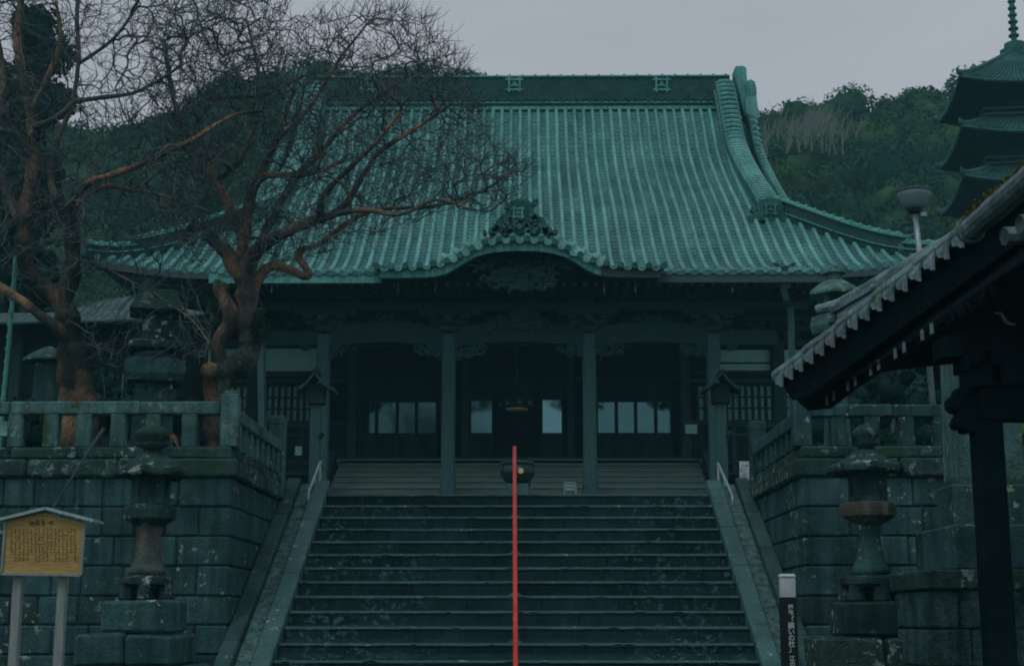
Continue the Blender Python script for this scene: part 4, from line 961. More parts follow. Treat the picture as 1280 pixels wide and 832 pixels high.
for a in (0, 2.09, 4.19):
    m = MB(); q_ = Vector((c.x+math.cos(a+.5)*rB*.55, Yi+math.sin(a+.5)*rB*.55, zb_)); m.tube([q_+Vector((0, 0, .1)), q_+Vector((math.cos(a)*.05, 0, -.0)), q_+Vector((0, 0, -.06))], [.07, .05, .06], 8); m.build('leg', M['bronze'], ib)
m = MB(); m.cbox(c.x-13.5*k_, c.x+13.5*k_, Yi-.25, Yi+.25, ZP+.35, zb_-.02, .02); m.build('stone_stand', M['stone_light'], ib)
m = MB(); m.cbox(c.x-27*k_, c.x+27*k_, Yi-.45, Yi+.45, ZP, ZP+.62, .02); m.build('stone_base', M['stone'], ib)
# small folding sign frame
Yq = 30; c = P(712.5, 609, Yq); sf = thing('folding_sign', 'small white framed notice standing left of the right centre column', 'sign', (c.x, Yq, ZP))
kk = Yq/1866; m = MB()
for d in (-1, 1): m.tube([(c.x+d*7*kk, Yq, ZP), (c.x+d*7*kk, Yq, Z(603.5, Yq))], .018, 6)
for yy in (603.5, 612.5, 608): m.tube([(c.x-7*kk, Yq, Z(yy, Yq)), (c.x+7*kk, Yq, Z(yy, Yq))], .014, 6)
m.build('frame', M['steel'], sf); MB().box(c.x-5.5*kk, c.x+5.5*kk, Yq+.02, Yq+.03, Z(611.5, Yq), Z(605, Yq)).build('panel', M['plaster'], sf)
# white placard at the stair head
Yq = 24.2; c = P(930.5, 588, Yq); sf = thing('placard', 'white placard on two thin legs at the right stair head', 'sign', (c.x, Yq, ZP)); kk = Yq/1866
MB().box(c.x-6*kk, c.x+6*kk, Yq, Yq+.02, Z(600.5, Yq), Z(576.5, Yq)).build('panel', M['white'], sf)
for d in (-4, 5): MB().box(c.x+d*kk-.015, c.x+d*kk+.015, Yq+.02, Yq+.05, ZP, Z(590, Yq)).build('leg', M['white'], sf)
m = MB(); rr = random.Random(9)
for _ in range(26): px, py = rr.uniform(926, 935), rr.uniform(580, 597); p = P(px, py, Yq); m.box(p.x-.012, p.x+.012, Yq-.002, Yq+.001, p.z-.004, p.z+.004)
m.build('print', M['wood_mid'], sf)

# ---- gabled wooden lamp posts before the hall ----
def lamp(px, Y, lab):
    c = P(px, 476, Y); k_ = Y/1866; r = thing('gabled_lamp', lab, 'lamp', (c.x, Y, ZP), group='gabled lamp posts before the hall')
    m = MB(); zt_ = Z(466, Y); ze = Z(489, Y); hw_ = 24*k_; rows_t = []; ol = []
    N_ = 14
    for k in range(N_+1):
        u = -1+2*k/N_; zz = ze+(zt_-ze)*(1-abs(u))**1.5+.05*abs(u)**3; ol.append((c.x+u*hw_, zz))
    m.prism([(a, b-.07) for a, b in ol]+[(a, b) for a, b in ol[::-1]], Y-.35, Y+.35); m.build('roof', M['wood_mid'], r)
    MB().cbox(c.x-.05, c.x+.05, Y-.38, Y+.38, zt_-.03, zt_+.08, .02).build('roof_ridge', M['stone'], r)
    MB().cbox(c.x-.17, c.x+.17, Y-.17, Y+.17, Z(505, Y), Z(480, Y), .01).build('lamp_box', M['wood_dark'], r)
    MB().cbox(c.x-.1, c.x+.1, Y-.1, Y+.1, ZP, Z(505, Y), .012).build('post', M['wood_col'], r)
    m = MB(); m.tube([(c.x+.1, Y-.1, Z(548, Y)), (c.x+.16, Y-.14, Z(541, Y))], .05, 8); m.build('peg', M['bronze'], r)
lamp(396, 29, 'gabled wooden lamp post on the left, before the lattice window'); lamp(900, 29, 'gabled wooden lamp post on the right, above the stair head')
# ================= UPPER STONE LANTERNS ON THE TERRACES =================
def zprof(x, Y, rows, n, m, rot=0, k=None):
    """rows of (py, half width px) -> lathe profile (bottom first)"""
    k = k or Y/F; m.lathe((x, Y, 0), [(hw_*k*(1.0 if n > 6 else 1/math.cos(math.pi/n)), Z(py, Y)) for py, hw_ in rows][::-1], n, rot)
Y = 20.6; c = P(193, 470, Y); x = c.x
t = thing('stone_tower_lantern', 'tall dark tiered stone lantern behind the left fence, left of the leaning tree', 'stone lantern', (x, Y, ZT))
m = MB(); zprof(x-.12, Y, [(347, 3), (350, 9), (357, 14), (363, 15), (366, 12), (368, 16), (371, 17)], 12, m); m.build('finial', M['stone_dark'], t, smooth=True)
m = MB(); zprof(x, Y, [(364, 18), (366, 24), (378, 27), (387, 33), (391, 34), (393, 28), (395, 16)], 4, m, math.pi/4+.25); m.build('roof', M['stone_moss'], t)
m = MB(); zprof(x, Y, [(394, 18), (428, 19)], 4, m, math.pi/4+.25); m.build('fire_box', M['stone_dark'], t)
m = MB(); zprof(x, Y, [(427, 21), (430, 32), (438, 33), (441, 28)], 4, m, math.pi/4+.25); m.build('upper_slab', M['stone_dark'], t)
m = MB(); zprof(x, Y, [(440, 24), (443, 27), (448, 27), (452, 22)], 16, m); m.build('round_collar', M['stone'], t, smooth=True)
m = MB(); zprof(x, Y, [(450, 27), (453, 30), (454, 37), (470, 37), (479, 33), (481, 26)], 4, m, math.pi/4+.25); m.build('platform', M['stone'], t)
m = MB(); zprof(x, Y, [(480, 23), (520, 24), (570, 27)], 4, m, math.pi/4+.25); m.build('shaft', M['stone_dark'], t)
Y = 24; c = P(60, 470, Y); x = c.x
t = thing('small_stone_lantern', 'small stone lantern with a low conical roof, left of the left tree trunk', 'stone lantern', (x, Y, ZT))
m = MB(); zprof(x, Y, [(432, 3), (436, 12), (442, 22), (449, 32), (452, 33), (453, 20)], 12, m); m.build('roof', M['stone'], t)
m = MB(); zprof(x, Y, [(452, 13), (499, 14), (560, 16)], 4, m, math.pi/4); m.build('shaft', M['stone'], t)
Y = 22.5; c = P(1041, 400, Y); x = c.x
t = thing('stone_lantern_right', 'pale stone lantern with a small upper roof, left of the tiled pavilion roof', 'stone lantern', (x, Y, ZT))
t.name = 'pale_stone_lantern'; W[t.name] = Vector((x, Y, ZT))
m = MB(); zprof(x+.05, Y, [(333, 4), (337, 7), (341, 12), (343, 14), (344, 9), (350, 10), (353, 10)], 6, m); m.build('finial', M['stone_light'], t)
m = MB(); zprof(x+.05, Y, [(351, 9), (355, 16), (362, 25), (368, 31), (371, 31), (372, 22)], 6, m, .3); m.build('roof', M['stone_light'], t)
m = MB()
for a in range(4):
    q = math.pi/4+a*math.pi/2+.15; m.cbox(x+math.cos(q)*.19-.04, x+math.cos(q)*.19+.04, Y+math.sin(q)*.19-.04, Y+math.sin(q)*.19+.04, Z(398, Y), Z(370, Y), .01); m.build('fire_box_pillar', M['stone_light'], t); m = MB()
m = MB(); zprof(x, Y, [(396, 18), (399, 25), (406, 26), (410, 27), (419, 25), (424, 18), (430, 14)], 6, m, .2); m.build('platform', M['stone_light'], t)
m = MB(); zprof(x, Y, [(430, 12), (500, 14), (560, 18)], 10, m); m.build('shaft', M['stone'], t)

# ================= LOW SIDE BUILDING (left, behind the trees) =================
Yb_ = 34
sb = thing('side_building', 'low grey roofed side building behind the left trees', 'building', (P(150, 450, Yb_).x, Yb_+2, ZT))
m = MB(); rows = []
for k in range(15):
    t_ = k/14; px = -90+t_*345; eave = 394-14*(max(0, (abs(px-60)-60)/190))**2*(-1) - (8*max(0, (px-215)/40)**2)
    e = P(px, 402-8*abs(t_-.0)**2-(4*max(0, (px-215)/40)**2), Yb_); r_ = P(min(max(px, -60), 185), 391-21*max(0, min(1, (px-70)/80)), Yb_+1.6); rows.append([e, e.lerp(r_, .35)+Vector((0, 0, -.05)), e.lerp(r_, .7)+Vector((0, 0, -.04)), r_])
m.grid(rows); rows2 = [[p+Vector((0, 0, -.08)) for p in r] for r in rows]; m.grid([r[::-1] for r in rows2]); m.build('roof', M['roof_grey'], sb)
m = MB(); m.tube([r[0]+Vector((0, -.02, -.04)) for r in rows], .04, 6); m.build('eave_trim', M['ramp'], sb)
m = MB(); m.box(X(-60, 36), X(225, 36), 35.2, 39, ZT-.3, Z(398, 35.2)); m.build('wall', M['wood_dark'], sb)
for px in (20, 100, 165, 215): q = P(px, 450, 35); MB().cbox(q.x-.12, q.x+.12, 34.95, 35.19, ZT-.3, Z(398, 35), .01).build('wall_post', M['wood_mid'], sb)

# ================= GREEN POLE, LAMP POST, LEANING STICK =================
Yp = 22; gp = thing('green_pole', 'thin pale green jointed pole behind the left fence end', 'pole', (P(0, 560, Yp).x, Yp, ZT))
pts = [P(a, b, Yp) for a, b in ((-3, 590), (4, 500), (11, 430), (18, 345), (20, 318))]; m = MB(); m.tube(pts, .035, 8); m.build('shaft', M['greenpole'], gp)
for i in range(12):
    t_ = i/11; q = P(4+15*t_, 500-170*t_, Yp); q2 = P(4.4+15*t_, 496-170*t_, Yp); m = MB(); m.tube([q, q2], .042, 8); m.build('joint', M['greenpole'], gp)
q = P(5, 536, Yp-2.6); MB().cbox(q.x-.06, q.x+.06, q.y-.04, q.y+.04, q.z-.1, q.z+.1, .01).build('white_box', M['plaster'], None, cat='box', label='small pale box fixed beside the left fence end')
Yl_ = 27; c = P(1143, 256, Yl_); lp = thing('lamp_post', 'park lamp post with a dished white shade, above the pavilion roof', 'street lamp', (P(1147, 320, Yl_).x, Yl_, ZT))
k_ = Yl_/F*1.02
m = MB(); m.lathe((c.x, Yl_, 0), [(11*k_, Z(262.5, Yl_)), (15*k_, Z(257, Yl_)), (20.5*k_, Z(247, Yl_)), (22*k_, Z(241.5, Yl_))], 28); m.build('shade', mat('shade', (.17,.25,.27), (.2,.28,.3), 3, .5, 0), lp, smooth=True)
m = MB(); m.lathe((c.x, Yl_, 0), [(22.3*k_, Z(242.5, Yl_)), (22.8*k_, Z(240.5, Yl_)), (21*k_, Z(239, Yl_)), (6*k_, Z(238, Yl_))], 28); m.build('cover', M['shoe'], lp)
m = MB(); m.lathe((c.x, Yl_, 0), [(4*k_, Z(269, Yl_)), (9*k_, Z(266, Yl_)), (9.5*k_, Z(262, Yl_)), (11*k_, Z(261, Yl_))], 16); m.build('collar', M['black'], lp)
m = MB(); b_ = P(1151, 330, Yl_); m.tube([Vector((c.x, Yl_, Z(264, Yl_))), b_, Vector((c.x+(b_.x-c.x)*3.2, Yl_, ZT))], [.05, .055, .06], 10); m.build('pole', M['steel'], lp, smooth=True)
q = P(1151, 268, Yl_); MB().cbox(q.x-.02, q.x+.1, Yl_-.05, Yl_+.05, q.z-.05, q.z+.04, .01).build('sensor', M['steel'], lp)
m = MB(); m.tube([P(130, 535, 18.95), P(112, 562, 18.9), P(92, 594, 18.88), P(66, 634, 18.9)], [.026, .02, .016, .01], 7); m.build('leaning_stick', M['bark_twig'], cat='branch', label='dark bare stick leaning down the left wall above the notice board')

# ================= MONUMENT (right) =================
Ym = 15.2; mo = thing('stone_monument', 'tall tapering grey stone monument on stepped blocks behind the dark pavilion post', 'monument', (P(1228, 700, Ym).x, Ym, 0))
def xm(px, Y, py=600): return P(px, py, Y).x
m = MB(); zt_, zb_ = Z(300, Ym), Z(606, Ym)
xa0, xa1, xb0, xb1 = xm(1170, Ym, 300), xm(1262, Ym, 300), xm(1190, Ym, 600), xm(1276, Ym, 600)
n0 = len(m.v); m.cbox(0, 1, 0, 1, 0, 1, .03)
vs = []
for (a, b, cc) in m.v:
    z = zb_+(zt_-zb_)*cc; hwid = .36-.05*cc; vs.append((xm(1240, Ym)+(a*2-1)*hwid, Ym+.25+(b*2-1)*hwid*.62, z))
m.v = vs; m.build('pillar', M['stone_light'], mo)
def blocks(x0, x1, y0, y1, z0, z1, nm, mt, wid, par):
    a = x0; 
    while a < x1-.02:
        b = min(a+wid*random.uniform(.8, 1.2), x1); b = x1 if x1-b < wid*.4 else b
        m = MB(); m.cbox(a+.004, b-.004, y0+random.uniform(-.008, .008), y1, z0+.004, z1-.004, .02, jit=.004); m.build(nm, mt, par); a = b
blocks(xm(1195, Ym-.04)-.05, xm(1195, Ym)+1.5, Ym-.06, Ym+.55, Z(655, Ym-.5)-.01, Z(605, Ym), 'upper_block', M['stone'], .95, mo)
blocks(xm(1187, Ym-.5), xm(1187, Ym-.5)+1.9, Ym-.5, Ym+.95, Z(712, Ym-.5), Z(655, Ym-.5), 'lower_block', M['stone'], .9, mo)
Yq = Ym-.75
blocks(xm(1148, Yq)-.03, xm(1140, Yq)+3.2, Yq-.04, Ym+1.6, Z(737, Yq), Z(711, Yq), 'cap_stone', M['stone_moss'], .62, mo)
zr0 = Z(737, Yq); k = 0
while zr0 > .05:
    z1 = zr0; z0 = max(0, z1-.36)
    blocks(xm(1150, Yq)+(0 if k % 2 else -.0), xm(1144, Yq)+3.1, Yq+.02, Ym+1.5, z0, z1, 'rough_block', M['rough_pale'], .36, mo); zr0 = z0; k += 1

# ================= TILED PAVILION (near right, very dark) =================
V1 = P(972, 474, 13.0); V2 = P(1215, 284, 10.0); dV = (V2-V1); pv = thing('tiled_pavilion', 'dark open timber pavilion with a grey tiled roof edge, right foreground', 'pavilion', (P(1245, 700, 10.4).x, 10.4, 0))
dn = dV.normalized(); V3 = V1+dV*1.75
side = Vector((dn.y, -dn.x, 0)).normalized()    # horizontal, pointing right away from the stairs
if side.x < 0: side = -side
up = side.cross(dn).normalized(); up = up if up.z > 0 else -up
Ltot = (V3-V1).length; tp = .195
# verge cover tiles running along the edge, slightly overlapping
ncov = int(Ltot/(tp*2.9)); Lc = Ltot/ncov
for k in range(ncov):
    a = V1+dn*(k*Lc); b = V1+dn*((k+1)*Lc+.03); m = MB(); m.tube([a+up*.03, b+up*.012], [.06, .053], 10); m.tube([b-dn*.07+up*.014, b-dn*.03+up*.016], .066, 10); m.build('cover_tile', M['tile'], pv)
# sleeve tiles hanging down the verge: each a bent plate with a swept tip
nsl = int(Ltot/tp)
for k in range(nsl):
    o = V1+dn*(k*tp+.03); mt_ = M['tile_red'] if k in (4, 5) else M['tile']
    ol = [(tp*.1, .0), (tp*1.0, .0), (tp*1.02, -.065), (tp*1.12, -.15), (tp*.98, -.142), (tp*.74, -.105), (tp*.42, -.085), (tp*.2, -.045)]
    m = MB(); vs = []
    for dpt in (0, .022):
        for u, v in ol: 
            bul = .03*math.sin(min(1, -v/.12)*1.5); vs.append(o+dn*u+Vector((0, 0, v))-side*(.045+bul-dpt+ (.012 if u > tp*.9 else 0)))
    n = len(ol); m.add(vs, [tuple(range(n)), tuple(range(n, 2*n))[::-1]]+[(i, i+n, (i+1) % n+n, (i+1) % n) for i in range(n)]); m.build('verge_tile', mt_, pv)
# second course of cover tiles a little inside the edge, with stacked flat tiles under it
A2, B2 = P(1050, 380, 12.4), P(1205, 290, 10.4); d2 = (B2-A2).normalized(); L2 = (B2-A2).length; n2_ = 9
for k in range(n2_):
    a = A2+d2*(L2*k/n2_); b = A2+d2*(L2*(k+1)/n2_); off = Vector((0, 0, .02*(k % 2)))
    m = MB(); m.tube([a-d2*.02, b+d2*.015], [.045, .05], 10); m.build('ridge_cover_tile', M['tile'], pv)
m = MB()
for j, (w_, dz) in enumerate(((.10, -.055), (.12, -.085), (.10, -.115), (.13, -.145))):
    m.sweep([A2+Vector((0.02*j, -.05*j, dz)), B2+Vector((0, 0, dz))], [(-w_, -.012), (w_, -.012), (w_, .012), (-w_, .012)])
m.build('stacked_tiles', M['tile'], pv)
m = MB(); m.tube([A2+Vector((-.18, .1, -.03)), A2+Vector((0, 0, .0)), A2+d2*.2], [.04, .05, .05], 10); m.tube([A2+Vector((-.1, .02, -.13)), A2+Vector((.1, -.05, -.1))], .05, 8)
m.cbox(A2.x-.02, A2.x+.22, A2.y-.12, A2.y+.05, A2.z-.34, A2.z-.12, .02); m.build('ridge_end_tile', M['tile'], pv)
# large mossy ridge tube further up
A3, B3 = P(1214, 286, 9.4), P(1340, 178, 7.6); m = MB(); d3 = (B3-A3).normalized()
m.tube([A3, A3+d3*.5], [.075, .072], 14); m.tube([A3+d3*.45, A3+d3*1.2], [.08, .074], 14); m.tube([A3+d3*1.15, B3], [.08, .074], 14); m.build('ridge_tube', M['tile'], pv, smooth=False)
m = MB(); m.tube([A3-d3*.035, A3+d3*.01], .095, 14); m.build('ridge_tube_end', M['tile'], pv)
for j in range(5):
    a = A3+d3*(.25+j*.3)+Vector((.12, -.02, -.12)); m = MB(); m.tube([a, a+Vector((.3, .06, .03)), a+Vector((.8, .1, .1))], [.06, .055, .055], 8); m.build('cover_tile', M['tile'], pv)
m = MB(); 
for _ in range(260):
    t_ = random.random(); p = A3+d3*(t_*1.25+.02)+Vector((-.04, .05, .06))+Vector((random.gauss(0, .015), random.gauss(0, .015), abs(random.gauss(0, .018)))); s_ = random.uniform(.004, .009); q = Vector([random.gauss(0, 1) for _ in range(3)]).normalized(); u = q.orthogonal()*s_; v = q.cross(u)
    m.add([p-u-v, p+u-v, p+u+v, p-u+v], [(0, 1, 2, 3)])
m.build('yellow_moss', M['yellow_moss'], pv, kind='stuff')
# roof body: bargeboard, soffit boards, rafters with pale tips
low = lambda s, d, dz: V1+dn*s+side*d+Vector((0, 0, dz))
m = MB(); m.add([low(-.05, .0, -.02), low(Ltot, .0, -.02), low(Ltot, 5, .7), low(-.05, 5, .7)], [(0, 1, 2, 3)]); m.build('roof_deck', M['pav_wood'], pv)
m = MB(); bb = [low(.02, .02, -.03), low(Ltot, .02, -.03), low(Ltot, .02, -.32), low(.55, .02, -.32), low(.22, .02, -.25)]
m.add(bb+[p+side*.06 for p in bb], [(0, 1, 2, 3, 4), (9, 8, 7, 6, 5), (0, 5, 6, 1), (1, 6, 7, 2), (2, 7, 8, 3), (3, 8, 9, 4), (4, 9, 5, 0)]); m.build('bargeboard', M['pav_wood'], pv)
R0 = P(1040, 500, 12.6); R1 = P(1238, 366, 9.6); dR = R1-R0
m = MB(); m.add([low(.3, .06, -.3), low(Ltot, .06, -.3), R1+dR*.35+Vector((.05, 0, .03)), R0+Vector((-.15, .2, -.02))], [(0, 1, 2, 3)]); m.build('soffit_board', M['pav_wood'], pv)
nR = 19
for k in range(nR):
    p = R0+dR*(k/(nR-1)); o2 = Vector((.01, 0, 0))
    m = MB(); m.sweep([p+Vector((-.02, 0, 0)), p+Vector((1.6, 0, 1.05))], [(-.035, -.045), (.035, -.045), (.035, .045), (-.035, .045)], side=(0, 1, 0)); rf = m.build('rafter', M['pav_wood'], pv)
    if k % 3 != 2: MB().cbox(p.x-.05, p.x-.035, p.y-.028, p.y+.028, p.z-.04, p.z+.04, .002).build('pale_tip', M['pav_tip'] if k < 14 else M['pav_wood'], rf)
m = MB(); m.add([R0+Vector((-.05, .1, .04)), R1+dR*.4+Vector((0, 0, .05)), R1+dR*.4+Vector((3, 0, 2.1)), R0+Vector((3, .3, 2.1))], [(0, 1, 2, 3)]); m.build('ceiling_board', M['pav_wood'], pv)
# hip tip below the corner
cp = P(1012, 512, 12.9)
m = MB(); m.prism([(V1.x+.04, V1.z-.05), (V1.x+.16, V1.z-.2), (cp.x, cp.z), (cp.x+.2, cp.z+.02), (P(1090, 470, 12.8).x, P(1090, 470, 12.8).z), (P(1100, 420, 12.8).x, P(1100, 420, 12.8).z)], 12.82, 12.96); m.build('gable_board', M['pav_wood'], pv)
# beams and post with carved nosing
Yq = 10.4; xpost0, xpost1 = P(1227.5, 650, Yq).x, P(1262, 650, Yq).x
MB().cbox(xpost0, xpost1, Yq, Yq+(xpost1-xpost0), 0, Z(380, Yq), .012).build('post', M['pav_wood'], pv)
def pb(px0, px1, py0, py1, Ya, Yb2, nm): MB().box(P(px0, 450, Ya).x, P(px1, 450, Ya).x, Ya, Yb2, Z(py1, Ya), Z(py0, Ya)).build(nm, M['pav_wood'], pv)
pb(1222, 1420, 478, 524, Yq-.02, Yq+.2, 'tie_beam'); pb(1190, 1420, 395, 440, Yq-.05, Yq+.25, 'upper_beam'); pb(1215, 1420, 330, 400, Yq+.1, Yq+.5, 'purlin')
for (px0, px1, py0, py1) in ((1205, 1228, 440, 462), (1212, 1250, 455, 482), (1180, 1212, 420, 446), (1240, 1280, 440, 480)): pb(px0, px1, py0, py1, Yq-.08, Yq+.2, 'bracket_block')
m = MB(); nose = [(1228, 478), (1215, 476), (1204, 481), (1196, 490), (1189, 497), (1188, 507), (1194, 513), (1201, 514), (1197, 520), (1194, 528), (1199, 534), (1208, 535), (1214, 540), (1222, 537), (1228, 539)]
m.prism([(P(a, b, Yq).x, P(a, b, Yq).z) for a, b in nose][::-1], Yq+.02, Yq+.16)
for a, b, r in ((1196, 500, 7), (1204, 488, 6), (1202, 528, 6), (1212, 533, 6), (1214, 482, 6)): p = P(a, b, Yq); m.tube([(p.x, Yq-.01, p.z), (p.x, Yq+.19, p.z)], r/F*Yq, 10)
m.build('carved_nosing', M['pav_wood'], pv)
def curl(px, py, Y, s=1):
    m = MB(); pts = [P(px, py, Y), P(px+8*s, py+1, Y), P(px+11*s, py+6, Y), P(px+14*s, py+11, Y), P(px+20*s, py+14, Y), P(px+26*s, py+14, Y)]
    m.tube(pts, [.006, .012, .013, .013, .01, .004], 6); m.build('pale_scroll', M['pav_tip'], pv)
curl(1243, 391, Yq-.1); curl(1171, 438, Yq+.8, .85); curl(1134, 430, Yq+1.6, .8)
pb(1150, 1225, 405, 448, Yq+.9, Yq+1.1, 'far_beam'); pb(1120, 1200, 408, 436, Yq+1.7, Yq+1.9, 'far_beam')
sdk = P(1280, 470, 10)
m = MB(); m.box(P(1264, 400, 11).x+.1, P(1264, 400, 11).x+4, 11.2, 11.4, Z(515, 11), Z(300, 11)); m.build('inner_wall', M['pav_wood'], pv)

# ================= PAGODA =================
Np = P(1206, 158, 56); th = math.radians(-6.6); hP = 2.75
Cp = Vector((Np.x+hP*(math.cos(th)-math.sin(th))*1.0, Np.y+hP*(math.cos(th)+math.sin(th)), 0)); Cp = Vector((P(1271, 100, 58.4).x, 58.4, 0))
pg = thing('pagoda', 'tall dark tiered pagoda with green roofs and a ringed spire, right edge', 'pagoda', (Cp.x, Cp.y, ZT))
RZ = Matrix.Translation(Cp) @ Matrix.Rotation(th, 4, 'Z')
tips = [95.5, 158, 220, 282, 344]; tipz = [Z(y, 56) for y in tips]
for i, zt_ in enumerate(tipz):
    h_ = hP*(1+.02*i); inner = 1.35; rise = .75 if i else 1.75
    m = MB(); rr_ = []; 
    def roofpt(side_, u, v):   # v 0 at eave..1 inner; u -1..1 along
        d = h_+(inner*.45 if i else .1)*0-(h_-(inner if i else .25))*v; sag = .32*(1-abs(u)**2.2)*(1-v); z = zt_-sag+rise*(max(v,0)**1.35 if i else max(v,0)**1.2); p = Vector((u*d, -d, z)); return Matrix.Rotation(side_*math.pi/2, 4, 'Z') @ p
    for s_ in range(4): m.grid([[RZ @ roofpt(s_, u, v) for u in np.linspace(-1, 1, 13)] for v in np.linspace(0, 1, 6)])
    rf = m.build('roof', M['pagoda_roof'], pg)
    m = MB()
    for s_ in range(4):
        for u in np.linspace(-.97, .97, 26): m.tube([RZ @ (roofpt(s_, u, v)+Vector((0, 0, .03))) for v in (0, .25, .5, .75, 1)], .05, 5)
    m.build('roof_rolls', M['pagoda_roof'], rf, kind='stuff')
    m = MB()
    for s_ in range(4):
        m.tube([RZ @ (roofpt(s_, -1, v)+Vector((0, 0, .07))) for v in np.linspace(-.02, 1, 7)], [.11]*7, 6)
        m.tube([RZ @ (roofpt(s_, u, 0)+Vector((0, 0, -.04))) for u in np.linspace(-1, 1, 13)], .06, 5)
        e = roofpt(s_, -1, -.02); m.tube([RZ @ (e+Vector((0, 0, .08))), RZ @ (e*1.0+Vector((e.x*.035, e.y*.035, .25)))], [.12, .03], 6)
    m.build('hip_ridges', M['pagoda_roof'], rf)
    # soffit and brackets
    m = MB()
    for s_ in range(4):
        R4 = Matrix.Rotation(s_*math.pi/2, 4, 'Z')
        m.grid([[RZ @ roofpt(s_, u, 0)+Vector((0, 0, -.1)) for u in np.linspace(-1, 1, 13)], [RZ @ (R4 @ Vector((u*inner, -inner, zt_-.75))) for u in np.linspace(-1, 1, 13)]])
        for (d, zz) in ((2.1, -.42), (1.8, -.6), (1.55, -.8)):
            v4 = [RZ @ (R4 @ Vector(p)) for p in ((-d, -d, zt_+zz-.1), (d, -d, zt_+zz-.1), (d, -d, zt_+zz+.06), (-d, -d, zt_+zz+.06), (-d, -d+.2, zt_+zz-.1), (d, -d+.2, zt_+zz-.1), (d, -d+.2, zt_+zz+.06), (-d, -d+.2, zt_+zz+.06))]
            m.add(v4, [(0, 1, 2, 3), (7, 6, 5, 4), (0, 4, 5, 1), (3, 2, 6, 7), (0, 3, 7, 4), (1, 5, 6, 2)])
        for u in np.linspace(-.9, .9, 14): a = R4 @ Vector((u*2.4, -2.4, zt_-.36)); b = R4 @ Vector((u*1.4, -1.4, zt_-.62)); m.tube([RZ @ a, RZ @ b], .06, 4)
    m.build('bracketing', M['pagoda_wood'], pg)
    zb_ = (tipz[i+1]+.4) if i < 4 else ZT
    m = MB(); m.box(-inner, inner, -inner, inner, zb_-.3, zt_-.6, RZ); m.build('body', M['pagoda_wood'], pg)
    if i < 4:
        m = MB()
        for zz in (.5, .72, .95): 
            for s_ in range(4): m.box(-1.75, 1.75, -1.78, -1.7, tipz[i+1]+zz, tipz[i+1]+zz+.06, RZ @ Matrix.Rotation(s_*math.pi/2, 4, 'Z'))
        m.box(-1.85, 1.85, -1.85, 1.85, tipz[i+1]+.38, tipz[i+1]+.46, RZ); m.build('balcony_rail', mat_bal if False else M['wood_col'], pg)
za = tipz[0]+1.75; sx_, sy_ = Cp.x, Cp.y
m = MB(); m.lathe((sx_, sy_, za), [(.62, -.25), (.62, .2), (.45, .25), (.42, .5), (.25, .55), (.12, .6), (.1, 4.6)], 10)
sp_ = m.build('spire', M['copper_dark'], pg)
for k in range(10):
    z = za+.85+k*.3; R_ = .21-.01*k; m = MB(); m.lathe((sx_, sy_, z), [(R_*.8, -.05), (R_, -.04), (R_*1.02, .03), (R_*.8, .05)], 14); m.build('spire_ring', M['copper_dark'], sp_)
m = MB(); m.lathe((sx_, sy_, za+4.1), [(.1, -.2), (.14, 0), (.2, .35), (.12, .7), (.05, 1)], 10); m.build('flame_finial', M['copper_dark'], sp_)

# ================= HILLS AND FOREST =================
SIL = [(-200, 150), (0, 140), (60, 165), (110, 172), (150, 160), (200, 156), (228, 140), (262, 106), (330, 96), (420, 93), (520, 96), (575, 101), (640, 125), (800, 150), (930, 160), (950, 156), (985, 141), (1030, 138), (1058, 140), (1085, 126), (1120, 132), (1160, 117), (1200, 114), (1280, 102), (1500, 80)]
Yh = 112.0
sx = [a for a, b in SIL]; sz = [Z(b, Yh) for a, b in SIL]
def crest_z(px): return float(np.interp(px, sx, sz))
def terr(x, y):
    px = 657+x/max(y, 1)*F*1.0; zc = crest_z(px)
    t = (y-64)/(Yh-64); t = max(0, t); base = ZT-.5
    if t <= 1: z = base+(zc-base)*(t**.9)
    else: z = zc-(t-1)*6
    return z
m = MB(); rows = []
for y in list(np.linspace(62, Yh, 18))+[125, 150, 200]:
    rows.append([Vector((x, y, terr(x, min(y, 150))+noise.noise(Vector((x*.08, y*.08, 0)))*1.0-1.5)) for x in np.linspace(-95, 95, 70)])
m.grid(rows); m.build('wooded_hill', M['hillsoil'], kind='structure')
